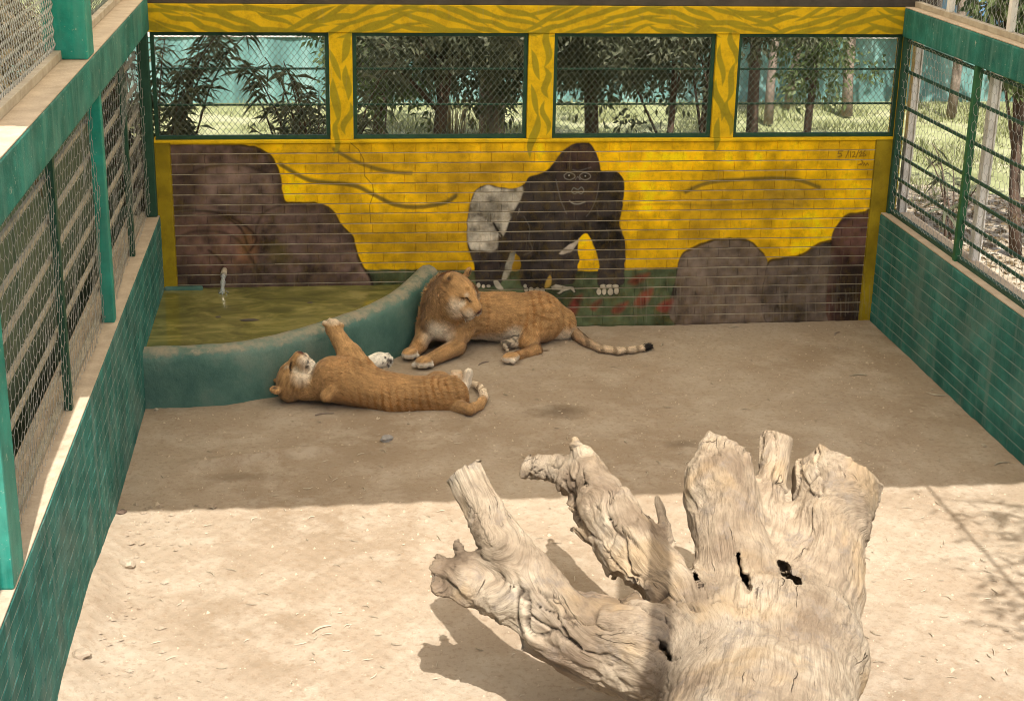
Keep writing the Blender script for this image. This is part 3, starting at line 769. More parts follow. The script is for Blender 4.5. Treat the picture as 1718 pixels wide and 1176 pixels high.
# ------------------------------------------------------------------ right fence
rf = tag(empty('barred_fence', (XR + 0.1, -4, Z_LEDR)), 'right fence of thin green steel bars and chicken wire under a teal beam', 'fence')
m = MB(); m.box(4.226, 4.47, YN, -0.0165, 2.655, 2.905, 0.014); m.build('beam', M['teal_beam'], rf)
m = MB(); m.box(4.230, 4.47, YN, -0.0165, 2.9055, 2.915, 0.003); m.build('beam_cap', M['dusty_cap'], rf)
for z in (1.255, 1.395, 1.60, 1.765, 2.045, 2.36, 2.615):
    m = MB(); m.box(4.272, 4.288, YN, -0.02, z - 0.014, z + 0.014, 0.003); m.build('bar', M['dark_green_steel'], rf)
for y in (-1.63, -3.25, -4.9, -6.5):
    m = MB(); m.box(4.242, 4.300, y - 0.028, y + 0.028, Z_LEDR, 2.655, 0.006); m.build('post', M['green_post'], rf)
m = MB(); m.box(4.24, 4.30, -0.075, -0.0165, Z_LEDR, 2.655, 0.006); m.build('post', M['dark_green_steel'], rf)
m = MB(); m.box(4.265, 4.310, YN, -0.02, Z_LEDR, Z_LEDR + 0.04, 0.004); m.build('foot_rail', M['dark_green_steel'], rf)
hex_wire('chicken_wire', rf, -6.5, -0.03, Z_LEDR + 0.02, 2.65, 0.080, 0.0019, lambda a, b, c: (4.258 + c, a, b), M['wire'], 0.018, 2)
ru = tag(empty('upper_fence', (XR + 0.15, -4, 2.92)), 'chain-link upper fence with pale posts on the teal beam at top right', 'fence', 'upper fences on the side beams')
m = MB(); m.box(4.315, 4.375, YN, -0.02, 2.9155, 2.962, 0.004); m.build('rail', M['rail'], ru)
for y in (-0.75, -1.95, -3.3, -4.6):
    m = MB(); m.box(4.320, 4.370, y - 0.03, y + 0.03, 2.9625, 3.62, 0.004); m.build('post', M['white_post'], ru)
m = MB(); m.box(4.315, 4.375, -8.5, -0.05, 3.30, 3.34, 0.003); m.build('rail', M['rail'], ru)
c = MB(); chain_link(c, -6.0, -0.05, 2.965, 3.55, 0.085, 0.0018, lambda a, b, d: (4.345 + d, a, b), 0.006)
tag(c.build('wire_mesh', M['wire'], ru), kind='stuff')

# white posts just outside the right fence
for y, lab in ((0.10, 'white post outside the right fence, nearest the mural wall'), (-1.60, 'white post outside the right fence, behind the green fence post')):
    m = MB(); m.box(4.40, 4.455, y - 0.04, y + 0.04, -0.05, 2.64, 0.006); m.box(4.456, 4.468, y - 0.055, y + 0.055, -0.05, 2.63, 0.002)
    tag(m.build('white_post', M['white_post']), lab, 'post', 'white posts outside the right fence')

# ------------------------------------------------------------------ roof over the shaded half (its front edge throws the shadow line)
RZ1 = 4.35; RY1 = -3.73 - 0.63 * RZ1; RZ0, RY0 = 3.25, 0.95
rf_ = tag(empty('lean_to_roof', (1, -3, 3.2)), 'lean-to sheet roof over the back half whose front edge throws the long shadow line', 'roof', kind='thing')
m = MB()
n = 60
for k in range(n):
    x0 = -3.1 + k * 7.66 / n; x1 = x0 + 7.66 / n
    h0 = 0.012 if k % 2 else -0.012
    m.add([(x0, RY1, RZ1 + h0), (x1, RY1, RZ1 + h0), (x1, RY0, RZ0 + h0), (x0, RY0, RZ0 + h0), (x1, RY1, RZ1 - h0), (x1, RY0, RZ0 - h0)], [(0, 1, 2, 3), (1, 4, 5, 2)])
m.build('sheet', M['roof'], rf_)
for k in range(6):
    s = 0.03 + k * 0.188
    y = RY1 + (RY0 - RY1) * s; z = RZ1 + (RZ0 - RZ1) * s - 0.06
    m = MB(); m.box(-3.1, 4.54, y - 0.03, y + 0.03, z - 0.04, z + 0.04); m.build('purlin', M['timber'], rf_)
tag(rf_, 'lean-to sheet roof over the back half whose front edge throws the long shadow line', 'roof')

for (x, y) in ((-2.45, -3.36), (4.35, -3.36), (-2.45, -0.2), (4.30, 0.10)):
    zz = RZ1 + (RZ0 - RZ1) * (y - RY1) / (RY0 - RY1) - 0.03
    m = MB(); m.box(x - .04, x + .04, y - .04, y + .04, 3.06 if y > -1 else 3.625, zz); m.build('support', M['timber'], rf_)
wp = MB(); wp.box(BX0 - .3, BX1 + .25, 0.02, 0.16, Z_BEAM1 + .0005, 3.06, 0.006)
tag(wp.build('wall_plate', M['timber']), 'dark timber plate lying along the top of the yellow beam', 'timber')
# poles and cable running forward from the roof edge; they only show by their shadows
S = np.array([0.036, -0.63, 1.0])
def over(p, h): return np.array(p) + S * (h - p[2])
A = over(atz(1104, 850, .88), 4.10); B = over(atz(1113, 1120, .78), 4.28); d = (B - A) / np.linalg.norm(B - A)
m = MB(); m.tube([A - d * 1.0, A, B, B + d * 3.0], 0.058, 10)
tag(m.build('overhead_pole', M['rail'], smooth=True), 'overhead pole above the stump, its shadow lying across the wood', 'pole')
A = over((3.335, -3.6, 0), 4.20); B = over((3.325, -5.6, 0), 4.2); d = (B - A) / np.linalg.norm(B - A)
m = MB(); m.tube([A, B, B + d * 3.0], 0.014, 6)
tag(m.build('overhead_cable', M['timber']), 'overhead cable on the right, its shadow running over the sunlit sand', 'cable')

c = MB(); chain_link(c, -2.3, 4.2, 0.0, 4.3, 0.125, 0.0022, lambda a, b, d: (a, -6.35 - b, 3.98 + .075 * b + d), 0.006)
tag(c.build('overhead_netting', M['wire']), 'wire netting stretched overhead, its faint shadow on the sunlit sand', 'netting', kind='stuff')
# ------------------------------------------------------------------ pool
t = NT('worn_pool_paint'); p = t.pos()
sx = t.n('ShaderNodeSeparateXYZ'); t.l(p, sx.inputs[0])
at_ = t.n('ShaderNodeAttribute', attribute_name='rim')
wn_ = t.noise(p, 10, 6, 0.7); wb = t.noise(p, 2.2, 5, 0.6)
grn = t.ramp(wb, [(0.36, (0.052, 0.125, 0.102, 1)), (0.5, (0.082, 0.165, 0.132, 1)), (0.64, (0.145, 0.205, 0.160, 1))])
bare = t.ramp(wn_, [(0.35, (0.13, 0.15, 0.105, 1)), (0.5, (0.20, 0.20, 0.145, 1)), (0.65, (0.27, 0.235, 0.165, 1))])
a1 = t.n('ShaderNodeMath', operation='MULTIPLY_ADD'); t.l(wn_, a1.inputs[0]); a1.inputs[1].default_value = 0.7; t.l(at_.outputs['Fac'], a1.inputs[2])
col = t.mix(t.ramp(a1.outputs[0], [(0.78, BLACK), (0.98, WHITE)]), grn, bare)
st = t.noise(p, 45, 4, 0.7)
col = t.mix(t.ramp(st, [(0.70, BLACK), (0.76, (0.4, 0.4, 0.4, 1))]), col, (0.28, 0.27, 0.21, 1))
t.base(col); t.rough(0.7); t.spec(0.3); t.bump(t.noise(p, 22, 6, 0.7), 0.6, 0.015); M['pool'] = t.m
ctrl = [(-2.36, -1.72, .455), (-2.0, -1.70, .455), (-1.6, -1.64, .455), (-1.22, -1.44, .46), (-0.85, -1.14, .47), (-0.50, -0.80, .485), (-0.24, -0.47, .52), (-0.08, -0.20, .57), (0.035, 0.0, .60)]
rim = np.array(smooth_poly(ctrl, 8, False))
prof = [(-0.085, -0.42), (-0.085, -0.05), (-0.075, -0.015), (-0.05, 0.004), (0.0, 0.006), (0.045, -0.008), (0.075, -0.035), (0.092, -0.085), (0.098, -0.20), (0.104, -0.34), (0.112, -0.62)]   # inner -> outer
V, Fq, A_ = [], [], []
for i, c in enumerate(rim):
    d = rim[min(i + 1, len(rim) - 1)] - rim[max(i - 1, 0)]; d = d[:2] / np.linalg.norm(d[:2])
    nrm = np.array([d[1], -d[0]])                        # outward = towards the floor
    for (o, h) in prof:
        V.append((c[0] + nrm[0] * o, c[1] + nrm[1] * o, max(c[2] + h, -0.04)))
        A_.append(min(1, max(0, 1 + (h + 0.02) / 0.10)) * 0.62)
V = np.array(V); q = fbm(V * 7, 3); V[:, 0] += (q - .45) * 0.02; V[:, 1] += (fbm(V * 7 + 4, 3) - .45) * 0.02; V[:, 2] += (fbm(V * 5 + 8, 3) - .45) * 0.02
kk = len(prof)
for i in range(len(rim) - 1):
    for k in range(kk - 1):
        Fq.append((i * kk + k, i * kk + k + 1, (i + 1) * kk + k + 1, (i + 1) * kk + k))
me = mesh_np('rim_wall', V, np.array(Fq)[:, ::-1].copy(), True)
at = me.attributes.new('rim', 'FLOAT', 'POINT'); at.data.foreach_set('value', np.array(A_, np.float32))
pool = tag(empty('pool_basin', (-1.4, -0.9, 0)), 'low curved teal concrete pool basin in the back left corner', 'pool')
link('rim_wall', me, M['pool'], pool)
m = MB(); m.box(-2.318, -1.98, -0.07, -0.013, 0.30, 0.455, 0.02); m.build('inner_kerb', M['pool'], pool)
t = NT('murky_green_water'); p = t.pos()
wv = t.noise(t.mapping(p, (1.6, 3.2, 1)), 1.6, 6, 0.62, 0.8)
t.base(t.ramp(wv, [(0.36, (0.085, 0.085, 0.020, 1)), (0.5, (0.155, 0.145, 0.036, 1)), (0.64, (0.27, 0.24, 0.075, 1))]))
t.rough(0.6); t.spec(0.2); t.b.inputs['Coat Weight'].default_value = 1.0; t.b.inputs['Coat Roughness'].default_value = 0.03; t.b.inputs['Coat IOR'].default_value = 1.6
t.bump(t.noise(t.mapping(p, (4, 9, 1)), 1.0, 3, 0.5, 0.4), 0.05, 0.03); M['water'] = t.m
inner = [(a[0], a[1] + 0.02) for a in rim]
m = MB(); m.add([(-2.318, -0.0, .425)] + [(x_, y_, .425) for x_, y_ in inner], [tuple(range(len(inner) + 1))])
tag(m.build('water', M['water']), kind='structure')
for k, (u, v) in enumerate(((418, 537), (366, 532), (520, 508))):
    q = atz(u, v, .427); m = MB()
    L_ = (.17, .05, .06)[k]; w_ = (.035, .025, .02)[k]
    m.add([(q[0] - L_ / 2, q[1], .427), (q[0] - L_ * .2, q[1] - w_, .429), (q[0] + L_ * .3, q[1] - w_ * .8, .4285), (q[0] + L_ / 2, q[1] + .005, .427), (q[0] + L_ * .2, q[1] + w_, .429), (q[0] - L_ * .3, q[1] + w_ * .8, .4285), (q[0], q[1], .431)],
          [(0, 1, 6), (1, 2, 6), (2, 3, 6), (3, 4, 6), (4, 5, 6), (5, 0, 6)])
    tag(m.build('floating_leaf', M['timber']), ('long dark leaf floating in the middle of the pool', 'small dark leaf floating beside the long one in the pool', 'small leaf floating towards the right of the pool')[k], 'leaf', 'leaves floating on the pool')
# spout
sp = tag(empty('water_spout', (-1.79, -0.02, 0.58)), 'small metal spout in the wall pouring water into the pool', 'spout')
m = MB(); c0 = aty(376, 458, -0.05)
m.tube([(c0[0], 0.02, c0[2] + .012), (c0[0], -0.035, c0[2] + .008), (c0[0] - .004, -0.075, c0[2] - .008)], [.026, .026, .030], 10); m.build('pipe', M['rail'], sp, True)
t = NT('falling_water'); t.base((0.75, 0.80, 0.78, 1)); t.rough(0.08); t.b.inputs['Transmission Weight'].default_value = 0.75; t.b.inputs['IOR'].default_value = 1.33; M['stream'] = t.m
m = MB(); c1 = (c0[0] - .012, -0.17, 0.425)
pts = [(c0[0] - .004 - .010 * s, -0.08 - 0.11 * s, c0[2] - .015 - (c0[2] - .015 - .425) * s ** 1.6) for s in np.linspace(0, 1, 9)]
m.tube(pts, [.022 + .006 * math.sin(i * 1.9) for i in range(9)], 8); m.build('water_stream', M['stream'], sp, True)
m = MB()
for i in range(14):
    a = rng.uniform(0, 6.28); r_ = rng.uniform(0.01, 0.07); q = (pts[-1][0] + r_ * math.cos(a), pts[-1][1] + r_ * math.sin(a), .43 + rng.uniform(0, .02)); s_ = rng.uniform(.004, .009)
    m.tube([(q[0], q[1], q[2] - s_), (q[0], q[1], q[2]), (q[0], q[1], q[2] + s_)], [s_ * .5, s_, s_ * .4], 5)
tag(m.build('splash', M['stream'], sp, True), kind='stuff')

# ------------------------------------------------------------------ signed-distance sculpting
class SDF:
    def __init__(self, lo, hi, h):
        self.lo = np.array(lo, float); self.h = h
        self.n = np.ceil((np.array(hi) - self.lo) / h).astype(int) + 1
        self.D = np.full(self.n, 1.0, np.float32)
        self.ax = [self.lo[i] + h * np.arange(self.n[i]) for i in range(3)]
        self.prims = []
    def box(self, pmin, pmax):
        a = np.clip(np.floor((np.array(pmin) - self.lo) / self.h).astype(int), 0, self.n - 1)
        b = np.clip(np.ceil((np.array(pmax) - self.lo) / self.h).astype(int) + 1, 1, self.n)
        sl = tuple(slice(a[i], max(b[i], a[i] + 1)) for i in range(3))
        G_ = np.stack(np.meshgrid(*[self.ax[i][sl[i]] for i in range(3)], indexing='ij'), -1).astype(np.float32)
        return sl, G_
    def cone_d(self, P, a, b, r1, r2, flat=None):
        a = np.array(a, np.float32); b = np.array(b, np.float32); ab = b - a; L2 = float(ab @ ab) + 1e-9
        s = np.clip(((P - a) @ ab) / L2, 0, 1)
        d = P - a - s[..., None] * ab
        if flat is not None:                              # (unit axis, factor): thickness along axis scaled
            ax, k = flat; ax = np.array(ax, np.float32)
            c = d @ ax; d = d + (c * (1 / k - 1))[..., None] * ax
            dist = np.linalg.norm(d, axis=-1); r = r1 + (r2 - r1) * s
            return (dist - r) * (k + (1 - k) * 0.5)
        return np.linalg.norm(d, axis=-1) - (r1 + (r2 - r1) * s)
    def cone(self, a, b, r1, r2=None, k=0.05, flat=None, tagv=0, cut=None):
        r2 = r1 if r2 is None else r2
        a = np.array(a, float); b = np.array(b, float); mr = max(r1, r2) * (1.3 if flat is not None else 1) + k + 3 * self.h
        sl, G_ = self.box(np.minimum(a, b) - mr, np.maximum(a, b) + mr)
        d = self.cone_d(G_, a, b, r1, r2, flat)
        for p0, nv in ([] if cut is None else cut if isinstance(cut, list) else [cut]):
            nv = np.array(nv, float); nv = nv / np.linalg.norm(nv)
            e = (G_ - np.array(p0, np.float32)) @ nv.astype(np.float32)
            d = np.maximum(d, e)
        D = self.D[sl]
        if k > 0:
            hh = np.clip(0.5 + 0.5 * (D - d) / k, 0, 1)
            self.D[sl] = D + (d - D) * hh - k * hh * (1 - hh)
        else: self.D[sl] = np.minimum(D, d)
        self.prims.append((a, b, r1, r2, tagv))
    def ball(self, c, r, k=0.04, tagv=0, rad=None, rot=None):
        """ellipsoid: rad = (rx, ry, rz) along the rows of rot"""
        c = np.array(c, float)
        if rad is None: rad = (r, r, r)
        rot = np.eye(3) if rot is None else np.array(rot)
        mr = max(rad) + k + 3 * self.h
        sl, G_ = self.box(c - mr, c + mr)
        q = (G_ - c.astype(np.float32)) @ rot.T.astype(np.float32)
        R_ = np.array(rad, np.float32)
        k0 = np.linalg.norm(q / R_, axis=-1); k1 = np.linalg.norm(q / (R_ * R_), axis=-1) + 1e-9
        d = k0 * (k0 - 1) / k1
        D = self.D[sl]; hh = np.clip(0.5 + 0.5 * (D - d) / k, 0, 1)
        self.D[sl] = D + (d - D) * hh - k * hh * (1 - hh)
        self.prims.append((c - rot[0] * rad[0] * .5, c + rot[0] * rad[0] * .5, min(rad), min(rad), tagv))
    def carve(self, a, b, r1, r2=None, k=0.02):
        r2 = r1 if r2 is None else r2
        a = np.array(a, float); b = np.array(b, float); mr = max(r1, r2) + k + 3 * self.h
        sl, G_ = self.box(np.minimum(a, b) - mr, np.maximum(a, b) + mr)
        d = -self.cone_d(G_, a, b, r1, r2); D = self.D[sl]
        hh = np.clip(0.5 - 0.5 * (D - d) / k, 0, 1)
        self.D[sl] = D + (d - D) * hh + k * hh * (1 - hh)
    def floor_cut(self, z):
        zz = self.ax[2][None, None, :].astype(np.float32)
        self.D = np.maximum(self.D, (z - zz))
    def mesh(self):
        D = self.D; n = D.shape
        D[0] = D[-1] = 1; D[:, 0] = D[:, -1] = 1; D[:, :, 0] = D[:, :, -1] = 1
        ins = D < 0
        cnt = np.zeros(tuple(k - 1 for k in n), np.int8); 
        for dx in (0, 1):
            for dy in (0, 1):
                for dz in (0, 1):
                    cnt += ins[dx:n[0] - 1 + dx, dy:n[1] - 1 + dy, dz:n[2] - 1 + dz]
        act = (cnt > 0) & (cnt < 8)
        I = np.argwhere(act); vid = np.full(act.shape, -1, np.int32); vid[act] = np.arange(len(I))
        acc = np.zeros((len(I), 3)); num = np.zeros(len(I))
        cor = [(a, b, c) for a in (0, 1) for b in (0, 1) for c in (0, 1)]
        val = np.stack([D[I[:, 0] + a, I[:, 1] + b, I[:, 2] + c] for a, b, c in cor], 1)
        for i, A in enumerate(cor):
            for j, B in enumerate(cor):
                if j <= i or sum(abs(A[q] - B[q]) for q in range(3)) != 1: continue
                va, vb = val[:, i], val[:, j]; cr = (va < 0) != (vb < 0)
                s = np.where(cr, va / np.where(cr, va - vb, 1), 0)
                pt = np.array(A)[None] + s[:, None] * (np.array(B) - np.array(A))[None]
                acc += np.where(cr[:, None], pt, 0); num += cr
        V = self.lo + self.h * (I + acc / num[:, None])
        faces = []
        for ax in range(3):
            o1, o2 = [q for q in range(3) if q != ax]
            sa = [slice(None)] * 3; sb = [slice(None)] * 3; sa[ax] = slice(0, -1); sb[ax] = slice(1, None)
            x = ins[tuple(sa)] != ins[tuple(sb)]
            E_ = np.argwhere(x)
            E_ = E_[(E_[:, o1] > 0) & (E_[:, o2] > 0) & (E_[:, o1] < n[o1] - 1) & (E_[:, o2] < n[o2] - 1)]
            e1 = np.zeros(3, int); e1[o1] = 1; e2 = np.zeros(3, int); e2[o2] = 1
            g_ = lambda E: vid[E[:, 0], E[:, 1], E[:, 2]]
            q = np.stack([g_(E_ - e1 - e2), g_(E_ - e2), g_(E_), g_(E_ - e1)], 1)
            inside_first = ins[E_[:, 0], E_[:, 1], E_[:, 2]]
            flip = inside_first if ax != 1 else ~inside_first
            q = np.where(flip[:, None], q, q[:, ::-1])
            faces.append(q[(q >= 0).all(1)])
        return V, np.concatenate(faces, 0)
def vert_normals(V, Fq):
    a = V[Fq[:, 2]] - V[Fq[:, 0]]; b = V[Fq[:, 3]] - V[Fq[:, 1]]
    fn = np.cross(a, b); N = np.zeros_like(V)
    for k in range(4): np.add.at(N, Fq[:, k], fn)
    return N / (np.linalg.norm(N, axis=1, keepdims=True) + 1e-12)
def relax(V, Fq, it=2, w=0.5):
    n = len(V)
    E = np.concatenate([Fq[:, [0, 1]], Fq[:, [1, 2]], Fq[:, [2, 3]], Fq[:, [3, 0]]], 0)
    for _ in range(it):
        S_ = np.zeros_like(V); c = np.zeros(n)
        np.add.at(S_, E[:, 0], V[E[:, 1]]); np.add.at(S_, E[:, 1], V[E[:, 0]])
        np.add.at(c, E[:, 0], 1); np.add.at(c, E[:, 1], 1)
        V = V * (1 - w) + w * S_ / np.maximum(c, 1)[:, None]
    return V
def nearest_prim(prims, V):
    best = np.full(len(V), 9.0); idx = np.zeros(len(V), int); par = np.zeros(len(V)); dirs = np.zeros((len(V), 3)); 
    for i, (a, b, r1, r2, tg) in enumerate(prims):
        ab = b - a; s = np.clip(((V - a) @ ab) / (ab @ ab + 1e-9), 0, 1)
        d = np.linalg.norm(V - a - s[:, None] * ab, axis=1) - (r1 + (r2 - r1) * s)
        k = d < best; best[k] = d[k]; idx[k] = i; par[k] = s[k]; dirs[k] = ab / (np.linalg.norm(ab) + 1e-9)
    return idx, par, dirs

# ------------------------------------------------------------------ driftwood stump
Z_ = atz
lg = SDF((-0.62, -8.3, -0.05), (2.75, -4.65, 1.40), 0.0090)
def sawn(u1, v1, u2, v2, z, tilt=0.12):
    """saw cut through two points at height z, face leaning slightly away from the viewer side"""
    a = np.array(Z_(u1, v1, z)); b = np.array(Z_(u2, v2, z)); d = ray((u1 + u2) / 2, (v1 + v2) / 2); d = d / np.linalg.norm(d)
    nv = np.cross(ray(u1, v1), ray(u2, v2)); nv = nv / np.linalg.norm(nv)
    if nv[2] < 0: nv = -nv
    return ((a + b) / 2, nv + tilt * d)
# trunk
lg.cone(Z_(1290, 1085, .44), Z_(1262, 1340, .44), .43, .50, k=.12, tagv=1, flat=((0, .35, .94), .86))
lg.cone(Z_(1345, 975, .56), Z_(1330, 1090, .50), .25, .36, k=.14, tagv=1)
lg.cone(Z_(1240, 985, .58), Z_(1200, 1100, .52), .22, .34, k=.12, tagv=1)
# root 1 : wide slab reaching left
lg.cone(Z_(1180, 1125, .50), Z_(930, 1045, .62), .30, .19, k=.08, tagv=2)
lg.cone(Z_(960, 1045, .62), Z_(800, 972, .76), .20, .16, k=.05, tagv=2, flat=((0.2, -.3, .93), .75))
lg.cone(Z_(840, 988, .74), Z_(742, 958, .78), .140, .085, k=.05, tagv=2, flat=((0.25, -.25, .93), .55))
lg.cone(Z_(790, 992, .72), Z_(738, 985, .73), .10, .07, k=.03, tagv=2, flat=((0.3, -.25, .92), .5))
lg.cone(Z_(1000, 1098, .50), Z_(885, 1082, .53), .17, .055, k=.04, tagv=2)
lg.cone(Z_(774, 935, .83), Z_(768, 912, .86), .040, .030, k=.02, tagv=2)
lg.cone(Z_(750, 940, .81), Z_(728, 934, .81), .030, .013, k=.02, tagv=2)
# stub 1 (sawn, leaning left)
lg.cone(Z_(930, 1030, .68), Z_(840, 905, .95), .15, .120, k=.05, tagv=3)
lg.cone(Z_(842, 908, .95), Z_(764, 762, 1.24), .118, .118, k=.03, tagv=3, cut=sawn(742, 811, 800, 768, 1.17))
# branch 2 (broken, forked)
lg.cone(Z_(1175, 1050, .62), Z_(1068, 930, .74), .20, .185, k=.05, tagv=4)
lg.cone(Z_(1068, 930, .74), Z_(1010, 845, .82), .185, .150, k=.05, tagv=4)
lg.cone(Z_(1015, 855, .82), Z_(978, 770, .93), .140, .090, k=.04, tagv=4)
lg.cone(Z_(980, 778, .92), Z_(966, 736, .97), .080, .034, k=.02, tagv=4)
lg.cone(Z_(1005, 832, .83), Z_(925, 785, .87), .105, .095, k=.04, tagv=5)
lg.cone(Z_(930, 787, .87), Z_(880, 782, .88), .095, .080, k=.03, tagv=5, cut=sawn(876, 800, 893, 752, .88))
lg.cone(Z_(1000, 880, .72), Z_(952, 845, .74), .07, .026, k=.03, tagv=5)
lg.cone(Z_(1015, 912, .70), Z_(958, 886, .70), .065, .026, k=.03, tagv=5)
lg.cone(Z_(1020, 900, .72), Z_(965, 862, .73), .055, .024, k=.03, tagv=5)
lg.cone(Z_(1120, 905, .80), Z_(1103, 836, .90), .050, .022, k=.03, tagv=4)
# stub 3 (broad, sawn on a slant)
lg.cone(Z_(1235, 970, .70), Z_(1207, 800, 1.02), .23, .195, k=.06, tagv=6, flat=((0.1, 0.95, 0.3), 0.80))
lg.cone(Z_(1208, 830, .98), Z_(1208, 700, 1.16), .190, .195, k=.04, tagv=6, flat=((0.1, 0.95, 0.3), 0.75), cut=[sawn(1185, 722, 1272, 770, 1.11), sawn(1148, 790, 1187, 722, 1.11)])
# stub 4 (narrow)
lg.cone(Z_(1276, 915, .78), Z_(1311, 690, 1.20), .105, .066, k=.03, tagv=7, cut=sawn(1283, 727, 1327, 736, 1.13))
# stub 5 (flared, sawn)
lg.cone(Z_(1375, 985, .62), Z_(1395, 880, .82), .24, .205, k=.06, tagv=8)
lg.cone(Z_(1395, 890, .81), Z_(1408, 800, .95), .215, .265, k=.05, tagv=8, flat=((0.0, 0.95, 0.3), 0.70), cut=[sawn(1385, 756, 1516, 836, .95), sawn(1328, 797, 1372, 754, .97)])
lg.cone(Z_(1415, 850, .88), Z_(1490, 800, .96), .20, .25, k=.05, tagv=8, flat=((0.0, 0.95, 0.3), 0.60), cut=[sawn(1385, 756, 1516, 836, .95), sawn(1474, 915, 1520, 840, .92)])
lg.cone(Z_(1310, 985, .62), Z_(1312, 890, .76), .21, .16, k=.06, tagv=8)
# hollows and splits
def carve(u0, v0, u1, v1, z, r, deep=.20, s0=-.10):
    a = np.array(Z_(u0, v0, z)); b = np.array(Z_(u1, v1, z))
    dv = ray((u0 + u1) / 2, (v0 + v1) / 2); dv = dv / np.linalg.norm(dv)
    for s in np.arange(s0, deep + .01, max(r * 1.2, .02)):
        q = (s - s0) / (deep - s0)
        nseg = max(1, int(np.linalg.norm(b - a) / .022))
        for i_ in range(nseg + 1):
            pt = a + (b - a) * i_ / nseg
            w_ = (vnoise(np.array([[pt[0] * 37, pt[1] * 37, pt[2] * 37 + s * 3]]))[0] - .5) * 2
            w2 = (vnoise(np.array([[pt[0] * 61 + 9, pt[1] * 61, s * 6]]))[0] - .5) * 2
            off_ = _R * w_ * r * .8 + _U * w2 * r * .8
            taper = .35 + .65 * math.sin(math.pi * (i_ + .5) / (nseg + 1)) ** .6
            lg.carve(pt + dv * s + off_, pt + dv * (s + r) + off_, max(.004, r * (1.05 - .5 * q) * taper * (1 + .5 * w_)), k=.006)
carve(1238, 925, 1242, 962, .84, .013, .18); carve(1240, 962, 1256, 984, .82, .024, .22); 
carve(1308, 942, 1322, 968, .82, .015, .18); carve(1322, 968, 1336, 986, .80, .028, .24); carve(1336, 990, 1352, 1010, .78, .014, .25); 
carve(835, 965, 900, 1015, .88, .010, .14); carve(900, 1015, 975, 1050, .80, .009, .14)
carve(1148, 890, 1158, 950, .82, .016, .30); carve(1160, 955, 1175, 985, .78, .010, .2)
carve(988, 835, 978, 790, .97, .008, .10); carve(1000, 850, 1035, 880, .93, .007, .10)
carve(1030, 975, 1075, 1035, .66, .045, .45, -.12); carve(1072, 1030, 1105, 1078, .62, .034, .45, -.16); carve(1102, 1074, 1128, 1110, .62, .022, .40, -.20)
carve(830, 1035, 870, 1060, .70, .012, .14); carve(1472, 872, 1482, 900, .82, .030, .16); carve(1464, 905, 1470, 930, .78, .018, .14)
carve(1402, 1045, 1432, 1058, .72, .006, .14)
lg.floor_cut(-0.02)
V, Fq = lg.mesh()
V = relax(V, Fq, 1, 0.4)
idx, par, dirs = nearest_prim(lg.prims, V)
N = vert_normals(V, Fq)
# grain: a smooth direction field blended from the limbs
best = np.full(len(V), 9.0); DD = []
for (a, b, r1, r2, tg) in lg.prims:
    ab = b - a; q = np.clip(((V - a) @ ab) / (ab @ ab + 1e-9), 0, 1)
    DD.append(np.linalg.norm(V - a - q[:, None] * ab, axis=1) - (r1 + (r2 - r1) * q))
DD = np.array(DD); best = DD.min(0); wsum = np.zeros((len(V), 3))
for i_, (a, b, r1, r2, tg) in enumerate(lg.prims):
    ab = (b - a) / np.linalg.norm(b - a)
    if tg == 1: ab = -ab
    wsum += np.exp(-(DD[i_] - best) / 0.05)[:, None] * ab
dirs = wsum / (np.linalg.norm(wsum, axis=1, keepdims=True) + 1e-9)
ref = np.array([0.31, 0.75, -0.55]); s1 = np.cross(dirs, ref); s1 /= np.linalg.norm(s1, axis=1, keepdims=True) + 1e-9; s2 = np.cross(dirs, s1)
VC = V - np.array([1.05, -6.3, .7])
tw = 0.10 * (fbm(V * 3.0, 3)[:, None] - .45)
gr = np.stack([(VC * s1).sum(1), (VC * s2).sum(1), (VC * dirs).sum(1)], 1) + tw
def worley(P):
    """cell noise: F1, F2 and a value per cell"""
    i0 = np.floor(P).astype(np.int64); f1 = np.full(len(P), 9.0, np.float32); f2 = f1.copy(); cid = np.zeros(len(P), np.float32)
    for dx in (-1, 0, 1):
        for dy in (-1, 0, 1):
            for dz in (-1, 0, 1):
                c = i0 + np.array([dx, dy, dz]); a, b, d = c[:, 0] & 63, c[:, 1] & 63, c[:, 2] & 63
                o = np.stack([_H[a, b, d], _H[b, d, a], _H[d, a, b]], 1)
                r = np.linalg.norm(c + o - P, axis=1)
                k = r < f1; f2 = np.where(k, f1, np.minimum(f2, r)); cid = np.where(k, _H[(a + 7) & 63, (b + 3) & 63, d], cid); f1 = np.where(k, r, f1)
    return f1, f2, cid
ridge = fbm(gr * np.array([[30, 30, 2.6]]), 4) - .47
wp_ = gr + 0.05 * (np.stack([fbm(V * 9 + k * 5, 3) for k in range(3)], 1) - .47)
_, _, plate = worley(wp_ * np.array([[7.5, 7.5, 1.5]])); F1, F2, plate2 = worley(wp_ * np.array([[17, 17, 2.6]]) + 13)
G1, G2, _ = worley(wp_ * np.array([[7.5, 7.5, 1.5]]))
zone = np.clip((fbm(V * 1.8 + 9, 3) - .38) * 7, 0, 1)
tg_ = np.array([pq[4] for pq in lg.prims])[idx]
rg = np.where(np.isin(tg_, [4, 5]), .72, np.where(np.isin(tg_, [2]), .80, np.where(np.isin(tg_, [1]), .48, .62)))
crack = np.clip(1 - (G2 - G1) / 0.055, 0, 1) * zone * np.clip(rg + .25, 0, 1)
crack2 = np.clip(1 - (F2 - F1) / 0.07, 0, 1) * np.clip((fbm(V * 3 + 1, 3) - .44) * 7, 0, 1) * rg
lump = fbm(V * 5.5, 4) - .47
facet = fbm(V * 2.6 + 17, 2) - .47
broken = fbm(gr * np.array([[40, 40, 7]]) + 2, 3) - .47
